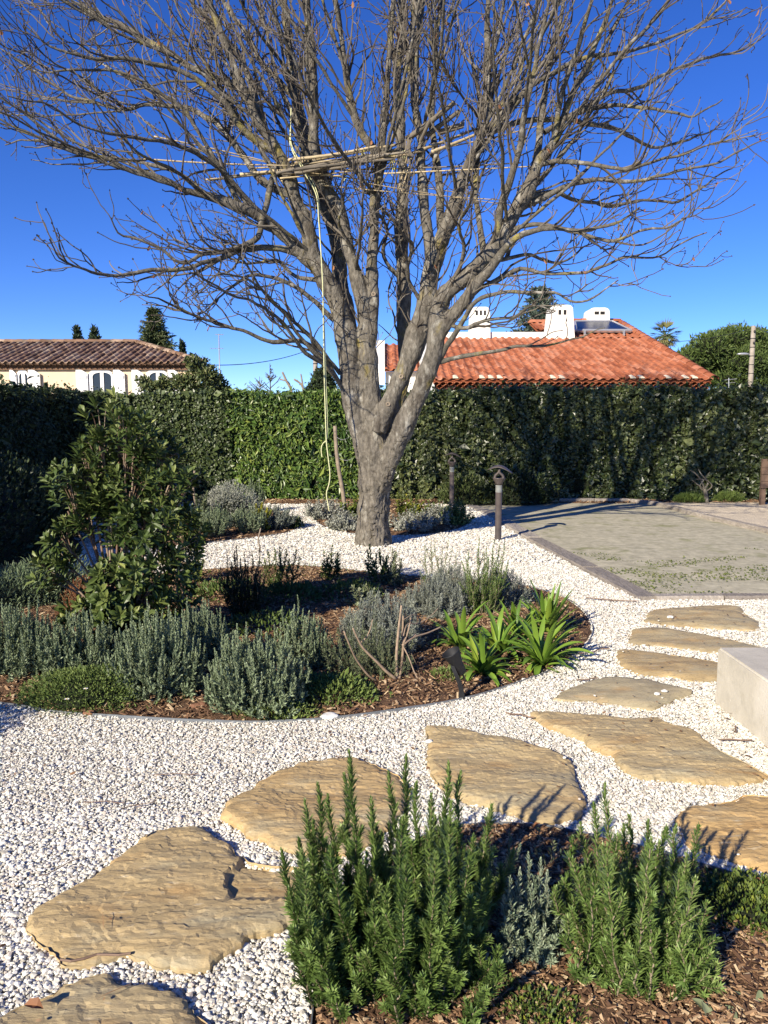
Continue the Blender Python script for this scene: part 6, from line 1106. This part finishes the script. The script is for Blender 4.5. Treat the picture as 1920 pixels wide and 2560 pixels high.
# under-eave rows of small tiles and mortar
mb = MB(); mo = MB(); an = np.linspace(0, np.pi, 6); i = 0
for lay in range(3):
    y0 = Yr + .03 + lay * .07; z0 = ze - .055 - lay * .062; x = xl + (lay % 2) * .0825
    while x < xr - .1:
        V = [];  
        for y in (y0, y0 + .22): V += [(x + .0825 + .078 * math.cos(q), y, z0 + (-.05 + .055 * math.sin(q))) for q in an] + [(x + .0825 + .062 * math.cos(q), y, z0 + (-.05 + .042 * math.sin(q))) for q in an]
        Fs = [[j, j + 1, j + 13, j + 12] for j in range(5)] + [[j + 6, j + 18, j + 19, j + 7] for j in range(5)] + [[j, j + 6, j + 7, j + 1] for j in range(5)]
        mb.add(V, Fs, rng.uniform(.0, .7)); x += .165
box(mb, (xl, Yr + .262, ze - .25), (xr - .05, Yr + .3, ze - .02), .1); box(mb, (xl, Yr + .07, ze - .075), (xr - .03, Yr + .11, ze + .022), .15)
build('eave_tiles', mb, M['tile_orange'], rf)
x = xl + .11
while x < xr - .1:
    if rng.uniform() < .42:
        c_ = np.array([x, Yr - .02, ze + .022]); V = [c_ + (.07 * math.cos(q), 0, .045 * math.sin(q)) for q in np.linspace(0, np.pi, 7)] + [c_ + (.07 * math.cos(q), .2, .045 * math.sin(q) + .05) for q in np.linspace(0, np.pi, 7)]
        mo.add(V, [list(range(7))[::-1]] + [[j, j + 1, j + 8, j + 7] for j in range(6)])
    x += .215
build('mortar_ends', mo, M['mortar'], rf)
mb = MB(); Yw = Yr + .32
prism(mb, [(xl, -.05), (xr - .12, -.05), (xr - .12, ze - .1), (xl, ze - .1)], Yw, Yw + .25)
mb.add([(xr - .12, Yw + .252, -.05), (xr - .12, Yt + 3, -.05), (xr - .12, Yt + 3, ze - .1), (xr - .12, Yt, ze + sl_ * (Yt - Yr) - .12), (xr - .12, Yw + .252, ze - .02), (xr - .4, Yw + .252, -.05), (xr - .4, Yt + 3, -.05), (xr - .4, Yt + 3, ze - .1), (xr - .4, Yt, ze + sl_ * (Yt - Yr) - .12), (xr - .4, Yw + .252, ze - .02)], [[0, 1, 2, 3, 4], [9, 8, 7, 6, 5], [0, 5, 6, 1], [1, 6, 7, 2], [2, 7, 8, 3], [3, 8, 9, 4], [4, 9, 5, 0]])
# parapet along the roof terrace, and the left verge wall
pz = P(1300, 830, Yp)[2]; x0 = P(1112, 835, Yp)[0]; box(mb, (x0, Yp - .0, ze + sl_ * (Yp - Yr) - .3), (xp, Yp + .28, pz)); 
V = []
for (Y_, dz) in ((Yr + .1, -.5), (Yp, -.5), (Yp, .10), (Yr + .1, .10)):
    V.append((xl - .22, Y_, ze + sl_ * (Y_ - Yr) + dz))
V += [(x + .26, y, z) for x, y, z in V]; mb.add(V, [[0, 1, 2, 3], [7, 6, 5, 4], [0, 4, 5, 1], [1, 5, 6, 2], [2, 6, 7, 3], [3, 7, 4, 0]])
box(mb, (xl - .22, Yr + .4, -.05), (xl + .04, Yr + 4, ze - .2))
build('wall', mb, M['wall_white'], hr)
# lower wing on the left, behind the tree
zw = P(1000, 925, 20.5)[2]; Yv = 20.5; xwl = P(962, 950, Yv)[0]; xwr = xl - .23
mb = tiled(((xwl, Yv, zw), (xwr, Yv, zw), (xwr, Yv + 3.2, zw + .3 * 3.2), (xwl, Yv + 3.2, zw + .3 * 3.2)), 0, .215, .4, None, .037, seed=6); build('wing_roof', mb, M['tile_orange'], hr)
mb = MB(); box(mb, (xwl + .02, Yv + .25, -.05), (xwr, Yv + .5, zw - .03)); V = []
for (Y_, dz) in ((Yv + .1, -.4), (Yv + 3.2, -.4), (Yv + 3.2, .12), (Yv + .1, .12)): V.append((xwl - .24, Y_, zw + .3 * (Y_ - Yv) + dz))
V += [(x + .24, y, z) for x, y, z in V]; mb.add(V, [[0, 1, 2, 3], [7, 6, 5, 4], [0, 4, 5, 1], [1, 5, 6, 2], [2, 6, 7, 3], [3, 7, 4, 0]]); build('wing_wall', mb, M['wall_white'], hr)
# chimneys
def chimney(name, px0, px1, pyt, pyb, tw, Y, lab, holes, depth=.75, dome=.5):
    A = P(px0, pyb, Y); B = P(px1, pyb, Y); T = P((px0 + px1) / 2, pyt, Y); zt = T[2]; zb = A[2] - .5; w = (B[0] - A[0]) / 2; cx = (A[0] + B[0]) / 2; w1 = w * tw; hh = zt - A[2]; pts = [(cx - w, zb), (cx + w, zb), (cx + w, A[2])]
    rr = w1 * dome
    for q in np.linspace(0, np.pi / 2, 6): pts.append((cx + w1 - rr + rr * math.cos(q), zt - rr * .75 + rr * .75 * math.sin(q)))
    for q in np.linspace(np.pi / 2, np.pi, 6): pts.append((cx - w1 + rr + rr * math.cos(q), zt - rr * .75 + rr * .75 * math.sin(q)))
    pts.append((cx - w, A[2])); mb = MB(); prism(mb, pts, Y, Y + depth); ch = build('chimney', mb, M['wall_white'], hr)
    mb = MB()
    for (ux, uz, uw, uh) in holes:
        x = cx + ux * w1; z = zt - uz * hh; box(mb, (x - uw * w1, Y - .012, z - uh * hh), (x + uw * w1, Y - .003, z + uh * hh))  # dark plates on the face paint the shade inside the smoke holes
    build('smoke_hole_shade', mb, M['dark'], ch); return ch
Yc = onroof(1400, 846)[1] - .05
chimney('c', 1370, 1437, 762, 846, .80, Yc, '', [(-.22, .22, .12, .07), (.26, .22, .12, .07)])
chimney('c', 1176, 1226, 767, 850, .9, Yc, '', [(-.45, .18, .11, .07), (0, .18, .11, .07), (.45, .18, .11, .07)])
chimney('c', 1471, 1525, 769, 806, .92, Yt - .4, '', [(-.28, .36, .22, .10), (.3, .36, .22, .10)])
# solar panel
pa = [(1440, 836), (1577, 836), (1530, 813), (1437, 813)]; q = [onroof(x, y) + (0, 0, .14) for x, y in pa]; q0 = [p - (0, 0, .09) for p in q]; sp = MB(); sp.add(q + q0, [[0, 1, 2, 3], [7, 6, 5, 4], [0, 4, 5, 1], [1, 5, 6, 2], [2, 6, 7, 3], [3, 7, 4, 0]])
pn = build('solar_panel', sp, M['panel'], hr); mb = MB()
for a, b_ in ((0, 1), (1, 2), (2, 3), (3, 0)): capped(mb, [q[a] - (0, .02, .03), q[b_] - (0, .02, .03)], [.055, .055], 4)
capped(mb, [onroof(1462, 841) + (0, 0, .05), onroof(1462, 834) + (0, 0, .1)], [.04, .04], 5); capped(mb, [onroof(1560, 841) + (0, 0, .05), onroof(1560, 834) + (0, 0, .1)], [.04, .04], 5); build('panel_frame', mb, M['alu'], pn)
# ------------------------------------------------------------------ left house
Yl = 25.0; zl = P(200, 906, Yl)[2]; s3 = .30
hl = thing('ochre_house', 'pale ochre house with weathered brown tile roof and white shutters, upper left', 'house', (-10, 28, 0))
xe = P(512, 905, Yl)[0]; xw = -19.5; hgt = lambda Y: zl + s3 * (Y - Yl); Yg = 28.15
rA, rB = (xw, Yl, zl), (xe, Yl, zl); rC = (xe - 3.15, Yg, hgt(Yg)); rD = (xw + 3.9, Yg, hgt(Yg))
mb = tiled((rA, rB, rC, rD), 0, .225, .42, None, .055, seed=11)
mR = tiled((rB, (xe - 1.4, Yl + 6.3, zl), (xe - 3.15, Yg + .02, hgt(Yg)), rC), 0, .225, .42, None, .055, seed=12)
mb.V += mR.V; mb.L += [l + mb.n for l in mR.L]; mb.S += mR.S; mb.R += mR.R; mb.n += mR.n
ridge_tiles(mb, rB, rC, .13, seed=7); ridge_tiles(mb, rD, rC, .13, seed=8); ridge_tiles(mb, rA, rD, .13, seed=9)
rf2 = build('roof', mb, M['tile_brown'], hl)
mb = MB()
for lay in range(2):
    x = xw; y0 = Yl + .04 + lay * .09; z0 = zl - .05 - lay * .07
    while x < xe - .1:
        V = []
        for y in (y0, y0 + .22): V += [(x + .09 + .085 * math.cos(q_), y, z0 + (-.05 + .055 * math.sin(q_))) for q_ in an]
        mb.add(V, [[j, j + 1, j + 7, j + 6] for j in range(5)], rng.uniform(0, .6)); x += .18
box(mb, (xw, Yl + .2, zl - .22), (xe - .1, Yl + .3, zl - .02), .2); box(mb, (xw, Yl + .07, zl - .075), (xe - .08, Yl + .11, zl + .022), .15); build('eave_tiles', mb, M['tile_brown'], rf2)
mb = MB(); box(mb, (xw + .4, Yl + .3, -.05), (xe - .35, Yl + .9, zl - .12)); box(mb, (xw + .6, Yl + .902, -.05), (xe - 1.9, Yl + 6, zl - .14)); build('wall', mb, M['wall_yellow'], hl)
Yf = Yl + .3
def arch(x0, x1, z0, z1, rise, n=9):
    c = (x0 + x1) / 2; h = (x1 - x0) / 2; return [(x0, z0), (x1, z0)] + [(c + h * math.cos(t), z1 - rise + rise * math.sin(t)) for t in np.linspace(0, np.pi, n)]
def win(px0, px1, pyt, pyb, lsh, rsh, lopen=0):
    a = P(px0, pyt, Yf); b_ = P(px1, pyb, Yf); x0, x1, zt, zb = a[0], b_[0], a[2], b_[2] - .6; w = x1 - x0; mb = MB(); ou = arch(x0, x1, zb, zt, .16); inn = arch(x0 + .16 * w, x1 - .06 * w, zb + .06, zt - .1, .13); n = len(ou)
    mb.add([(x, Yf - .05, z) for x, z in ou] + [(x, Yf - .05, z) for x, z in inn] + [(x, Yf, z) for x, z in ou] + [(x, Yf, z) for x, z in inn], [[i, (i + 1) % n, n + (i + 1) % n, n + i] for i in range(n)] + [[i, i + 2 * n, (i + 1) % n + 2 * n, (i + 1) % n] for i in range(n)] + [[i + n, (i + 1) % n + n, (i + 1) % n + 3 * n, i + 3 * n] for i in range(n)])
    cx = x0 + .55 * w; box(mb, (cx - .055, Yf - .045, zb + .06), (cx + .055, Yf - .012, zt - .105)); fr_ = build('window', mb, M['shutter'], hl)
    mb = MB(); prism(mb, inn, Yf - .011, Yf - .004); build('pane', mb, M['pane'], fr_)
    for k, (s0, s1) in enumerate((lsh, rsh)):
        A_ = P(s0, pyt, Yf)[0]; B_ = P(s1, pyt, Yf)[0]; mb = MB(); c_ = (A_ + B_) / 2; up_ = [(A_, zb), (B_, zb)] + ([(B_, zt - .17), (c_, zt - .02), (A_, zt + .01)] if k == 0 else [(B_, zt + .01), (c_, zt - .02), (A_, zt - .17)])
        if k == 0: up_ = [(A_, zb), (B_, zb), (B_, zt - .14), (c_, zt - .03), (A_, zt)]
        else: up_ = [(A_, zb), (B_, zb), (B_, zt - .14), (c_, zt - .02), (A_, zt)]
        prism(mb, up_, Yf - .10, Yf - .06)
        for zz in (.35, .8): box(mb, (A_ + .03, Yf - .125, zb + (zt - zb) * zz - .04), (B_ - .03, Yf - .103, zb + (zt - zb) * zz + .04))
        build('shutter', mb, M['shutter'], hl)
win(222, 284, 923, 975, (192, 221), (285, 313)); win(44, 72, 924, 952, (27, 43), (73, 102)); win(366, 420, 923, 975, (331, 360), (421, 450))
# ------------------------------------------------------------------ trees beyond the hedge
def crown(name, lab, cat, lobes, n, mat, L, asp, trunk=None, core=.72, up=.3, group=None, tm='trunk', tmpl=LEAF2, shell=.4):
    base = np.array(trunk[0]) if trunk else np.array([lobes[0][0][0], lobes[0][0][1], 0.]); rt = thing(name, lab, cat, base, group); mb = MB(); tot = sum(np.prod(r_) ** (2 / 3) for c, r_ in lobes)
    for c, r_ in lobes:
        m = int(n * np.prod(r_) ** (2 / 3) / tot) + 5; d = nrm(rng.normal(size=(m, 3))); rr = (1 - shell * rng.uniform(0, 1, m) ** 1.2) * (1 + .22 * fbm(d * 1.0 + c[0], 2.4, 3)); O = np.array(c) + d * r_ * rr[:, None]
        D = d + rng.normal(0, .6, (m, 3)) + (0, 0, up); LL = L * np.exp(rng.normal(0, .25, m)); V, Fc = place(*tmpl, O, D, d + rng.normal(0, .5, (m, 3)), LL, LL * asp); mb.add(V, Fc, np.repeat(np.clip(.5 + rng.normal(0, .25, m), 0, 1), len(tmpl[0])))
    build('crown', mb, mat, rt)
    if core:
        mb = MB()
        for c, r_ in lobes: lumpcore(mb, np.array(c), np.array(r_), core)
        build('inner_core', mb, M['hedge_core'], rt)  # solid dark lumps added inside the crown to block the sky
    if trunk: mb = MB(); s = spline(np.array(trunk), 10); V, Fc = tubes(s[None], np.linspace(*((tm_r)) , 10)[None], 8) if False else tubes(s[None], np.linspace(.22, .1, 10)[None], 8); mb.add(V, Fc); build('trunk', mb, M['trunk'], rt, smooth=True)
    return rt
def lob(px, py, rx, ry, Y, dep=None): s = Y / F; return (P(px, py, Y), np.array([rx * s, dep or max(rx, ry) * s, ry * s]))
Yq = 62
L_ = [lob(x, y, a, b_, Yq + d, None) for x, y, a, b_, d in [(1730, 900, 42, 34, 0), (1775, 868, 48, 36, -1), (1835, 850, 55, 34, 0), (1890, 860, 48, 38, 1), (1960, 870, 60, 40, 0), (1790, 915, 60, 34, 1), (1860, 905, 60, 36, -1), (1930, 915, 50, 34, 0), (1715, 925, 26, 22, 0), (1760, 945, 40, 22, 1), (1830, 950, 60, 26, 0), (1900, 955, 50, 22, 0), (2010, 890, 50, 50, 0)]]
crown('umbrella_pine', 'broad rounded green pine behind the utility pole, far right', 'pine tree', L_, 26000, M['pine'], .30, .28, [P(1850, 1100, Yq) * (1, 1, 0), P(1850, 1000, Yq), P(1850, 900, Yq)], up=.7)
def tiers(name, lab, cat, px, py0, py1, w, Y, n, mat, nt=9, lean=0, asy=.35, flat=.35):
    T = P(px, py0, Y); Bm = P(px, py1, Y); s = Y / F; base = np.array([T[0], T[1], 0.]); rt = thing(name, lab, cat, base); mb = MB(); ms = MB(); r_ = np.random.default_rng(int(px))
    for i in range(nt):
        q = (i + .6) / nt; z = T[2] + (Bm[2] - T[2]) * q; R_ = w * s * (.12 + .88 * q ** .85); k = 5 + int(q * 5)
        for j in range(k):
            az = j * 2 * np.pi / k + r_.uniform(-.5, .5); Lb = R_ * r_.uniform(1 - asy, 1.1); m = max(int(n / nt / k * (.4 + q)), 12); t = r_.uniform(.1, 1, m); d = np.array([math.cos(az), math.sin(az), 0]); O = np.array([T[0], T[1], z]) + d * (t * Lb)[:, None] + r_.normal(0, .10 * R_ + .05, (m, 3)) * (1, 1, flat) + np.column_stack([0 * t, 0 * t, .12 * Lb * t ** 2 - .05 * Lb])
            D = d + r_.normal(0, .6, (m, 3)); LL = r_.uniform(.12, .32, m) * (Y / 40); V, Fc = place(*LEAF2, O, D, r_.normal(0, .4, (m, 3)) + (0, 0, 1), LL, LL * .35); mb.add(V, Fc, np.repeat(r_.uniform(0, 1, m), 4))
            e = np.linspace(0, 1, 5)[:, None]; p = np.array([T[0], T[1], z]) + d * e * Lb; V, Fc = tubes(p[None], np.linspace(.05, .015, 5)[None], 4); ms.add(V, Fc)
    build('crown', mb, mat, rt); p = np.linspace(base, T, 8); V, Fc = tubes(p[None], np.linspace(.22, .02, 8)[None], 8); ms.add(V, Fc); build('trunk', ms, M['trunk'], rt); return rt
tiers('conifer', 'layered dark green conifer rising behind the right end of the ochre roof', 'conifer', 384, 771, 880, 48, 46, 5200, M['conifer'], 10)
tiers('cedar', 'blue green cedar with flat layers behind the left tall chimney', 'cedar', 1352, 715, 845, 78, 48, 7500, M['cedar'], 9, flat=.2)
for i, (px, py0, py1, w, lab) in enumerate([(192, 821, 856, 11, 'pointed leaning cypress tip over the ochre roof, left of the blunt one'), (235, 822, 856, 15, 'blunt dark cypress tip over the ochre roof'), (455, 859, 900, 5, 'tiny thin cypress tip at the right end of the ochre roof')]):
    Yx = 50; L_ = [lob(px + (3 * (k % 2)), py0 + (py1 + 60 - py0) * (k + .5) / 6, w * (.45 + .55 * min(1, k / 2)), (py1 + 60 - py0) / 8, Yx) for k in range(6)]
    crown('cypress', lab, 'cypress', L_, 1500, M['cypress'], .2, .4, None, up=1.2, group='cypresses behind the ochre house')
crown('round_conifer', 'dark rounded evergreen just above the hedge, left of the trunk', 'evergreen', [lob(805, 950, 22, 30, 30), lob(790, 975, 24, 20, 30), lob(822, 968, 18, 24, 30)], 2600, M['cypress'], .12, .4, None)
# climbing shrub covering the corner of the ochre house
L_ = [lob(x, y, a, b_, 17.3 + d, .5) for x, y, a, b_, d in [(375, 972, 22, 14, 0), (415, 965, 28, 18, .2), (460, 955, 24, 20, 0), (500, 925, 24, 28, .3), (525, 945, 28, 28, 0), (545, 968, 26, 20, .2), (500, 978, 50, 18, 0), (572, 985, 16, 8, 0), (483, 905, 12, 14, .2), (360, 955, 8, 12, .1)]]
crown('climbing_shrub', 'loose leafy shrub with yellowish leaves growing over the hedge by the ochre house', 'shrub', L_, 6500, M['climber'], .075, .55, None, core=.55, shell=.75)
# palm
Yp_ = 55; c_ = P(1664, 838, Yp_); rt = thing('palm_tree', 'distant fan palm between the orange roof and the rounded pine', 'palm', (c_[0], c_[1], 0)); mb = MB(); r_ = np.random.default_rng(4)
for i in range(46):
    az = r_.uniform(0, 2 * np.pi); el = math.radians(r_.uniform(-55, 80)); d = np.array([math.cos(az) * math.cos(el), math.sin(az) * math.cos(el), math.sin(el)]); f0 = c_ + d * .55; m = 9; sp_ = nrm(np.cross(d, (0, 0, 1)) + 1e-3)
    D = d[None] + sp_ * np.linspace(-1.1, 1.1, m)[:, None] + (0, 0, -.15); V, Fc = place(*NEEDLE, np.tile(f0, (m, 1)), D, np.tile(np.cross(sp_, d), (m, 1)), r_.uniform(.5, .75, m), .07); mb.add(V, Fc, np.clip(.5 + math.sin(el) * .3 - (el < -.3) * -.5, 0, 1)); V, Fc = tubes(np.linspace(c_, f0, 4)[None], np.full((1, 4), .02), 4); mb.add(V, Fc, .3)
build('fronds', mb, M['palm'], rt); mb = MB(); V, Fc = tubes(np.linspace((c_[0], c_[1], 0), c_, 9)[None], (.2 + .02 * (np.arange(9) % 2))[None], 10); mb.add(V, Fc); build('trunk', mb, M['trunk'], rt, smooth=True)
# distant bare tree and pruned stubs over the hedge
def baretree(name, lab, cat, px, py, h, Y, n, seed, spread=.5, r0=.06):
    r_ = np.random.default_rng(seed); b = P(px, py, Y); b0 = b * (1, 1, 0); top = b + (0, 0, h); mb = MB(); t = np.linspace(0, 1, 10)[:, None]; p = b0 + (top - b0) * t; V, Fc = tubes(p[None], np.linspace(r0, .012, 10)[None], 6); mb.add(V, Fc, .3)
    for i in range(n):
        q = r_.uniform(.0, .95); o = b + (0, 0, h * q); az = r_.uniform(0, 6.3); L = h * spread * (1.05 - q) * r_.uniform(.6, 1.2); d = np.array([math.cos(az), math.sin(az), r_.uniform(.1, .8)]); pp = o + nrm(d) * np.linspace(0, L, 8)[:, None] + (0, 0, .15) * (np.linspace(0, 1, 8)[:, None] ** 2) * L; V, Fc = tubes(pp[None], np.linspace(.022, .008, 8)[None], 4); mb.add(V, Fc, r_.uniform())
        for j in range(6):
            o2 = pp[r_.integers(1, 7)]; d2 = nrm(d + r_.normal(0, .6, 3)); p2 = o2 + d2 * np.linspace(0, L * .35, 4)[:, None]; V, Fc = tubes(p2[None], np.full((1, 4), .007), 3); mb.add(V, Fc, r_.uniform())
    rt = thing(name, lab, cat, b0); build('branches', mb, M['twig'], rt); return rt
baretree('small_bare_tree', 'thin hazy bare tree above the hedge between ochre house and big tree', 'bare tree', 676, 980, 1.15, 32, 20, 5)
baretree('small_bare_tree', 'faint low bare twigs above the hedge right of the climbing shrub', 'bare tree', 650, 985, .75, 34, 12, 6, .8, .03)
sg = [([(728, 1000), (728, 975), (716, 952), (706, 930)], .035, .022, 0), ([(727, 972), (720, 955), (700, 948)], .02, .015, .1), ([(760, 1000), (758, 972), (750, 958), (735, 948)], .03, .02, 0), ([(757, 965), (754, 945), (752, 935)], .02, .016, 0), ([(752, 960), (742, 952), (744, 950)], .015, .012, 0)]
shrub_paths('cut_branches', 'pale cut off branch stubs poking above the hedge, left of the rope', 'branches', sg, M['stake'], 17.5, P(728, 1000, 17.5) * (1, 1, 0))
# ------------------------------------------------------------------ poles, wires, antenna
def pole(px, pyt, Y, r, lab, lean=0):
    T = P(px, pyt, Y); b = np.array([T[0], T[1], 0.]); rt = thing('utility_pole', lab, 'utility pole', b, 'utility poles'); mb = MB(); lathe(mb, [(r * 1.15, -.05), (r * .9, T[2]), (0, T[2] + .02)], 10, b); build('pole', mb, M['pole'], rt, smooth=True)
    mb = MB()
    for i in range(6): lathe(mb, [(r * 1.02, -.02), (r * 1.10, 0), (r * 1.02, .02)], 10, b + (0, 0, T[2] * (.55 + .07 * i)))
    build('bands', mb, M['wire'], rt); return rt, T
rp, Tp = pole(1884, 815, 42, .13, 'tall wooden utility pole with a street light at the far right')
mb = MB(); h0 = P(1880, 893, 42); capped(mb, spline(np.array([h0, h0 + (-.3, -.1, .18), h0 + (-.55, -.2, .2)]), 8), np.full(8, .03), 6); build('lamp_arm', mb, M['alu'], rp); mb = MB(); c_ = P(1858, 885, 41.8); bm = bmesh.new(); bmesh.ops.create_icosphere(bm, subdivisions=2, radius=1); v = np.array([tuple(x.co) for x in bm.verts]); f = np.array([[a.index for a in x.verts] for x in bm.faces]); bm.free(); mb.add(v * (.34, .12, .07) + c_, f); build('lamp_head', mb, M['alu'], rp, smooth=True)
mb = MB(); 
for dz in (0, .6): lathe(mb, [(.04, 0), (.06, .05), (.04, .12)], 8, Tp + (0, -.15, -.35 - dz))
build('insulator', mb, M['wire'], rp)
rp2, Tp2 = pole(788, 862, 36, .11, 'distant utility pole seen just left of the trunk behind the rope')
def wire(a, b, sag, lab, r=.012):
    t = np.linspace(0, 1, 40)[:, None]; p = a + (b - a) * t; p[:, 2] -= sag * 4 * t[:, 0] * (1 - t[:, 0]); V, Fc = tubes(p[None], np.full((1, 40), r), 5); mb = MB(); mb.add(V, Fc); tag(build('overhead_wire', mb, M['wire'], base=a), lab, 'wire', 'overhead wires')
wire(P(1878, 822, 42), P(1690, 854, 50), .12, 'overhead wire from the right pole towards the palm', .016); wire(P(1690, 854, 50), P(1560, 862, 56), .1, 'continuation of the right overhead wire behind the orange roof', .016); wire(P(1888, 818, 42), P(2000, 850, 36), .1, 'overhead wire leaving the right pole towards the picture edge', .016)
wire(P(505, 912, 25.5), P(788, 868, 36), .25, 'black cable rising from the ochre house to the pole behind the big tree', .014)
# antenna
Ya = 26.5; T = P(547, 835, Ya); rt = thing('tv_antenna', 'thin television aerial mast right of the ochre house', 'antenna', (T[0], T[1], 0)); mb = MB(); capped(mb, [(T[0], T[1], 0), T], [.022, .018], 6); build('mast', mb, M['alu'], rt, smooth=True); mb = MB()
capped(mb, [T + (-.12, 0, -.02), T + (.16, 0, -.02)], [.012, .012], 5); q = P(547, 871, Ya); capped(mb, [q + (-.3, 0, 0), q + (.16, 0, 0)], [.009, .009], 5)
for x in (-.25, -.12, .0, .12): capped(mb, [q + (x, -.1, .0), q + (x, .1, 0)], [.005, .005], 4)
for x in (-.06, .05, .12): capped(mb, [T + (x, -.1, -.02), T + (x, .1, -.02)], [.005, .005], 4)
build('aerial_bars', mb, M['alu'], rt)
mb = MB(); capped(mb, [P(1822, 945, 44), P(1822, 965, 44)], [.02, .02], 5); capped(mb, [P(1812, 950, 44), P(1842, 947, 44)], [.015, .015], 5); a2 = P(1822, 965, 44); rt = thing('tv_antenna', 'small aerial above the hedge before the rounded pine', 'antenna', a2 * (1, 1, 0)); capped(mb, [a2 * (1, 1, 0), a2], [.02, .02], 5); capped(mb, [P(1815, 958, 44), P(1838, 956, 44)], [.012, .012], 5); build('aerial_bars', mb, M['alu'], rt)
print('objects', len(bpy.data.objects))
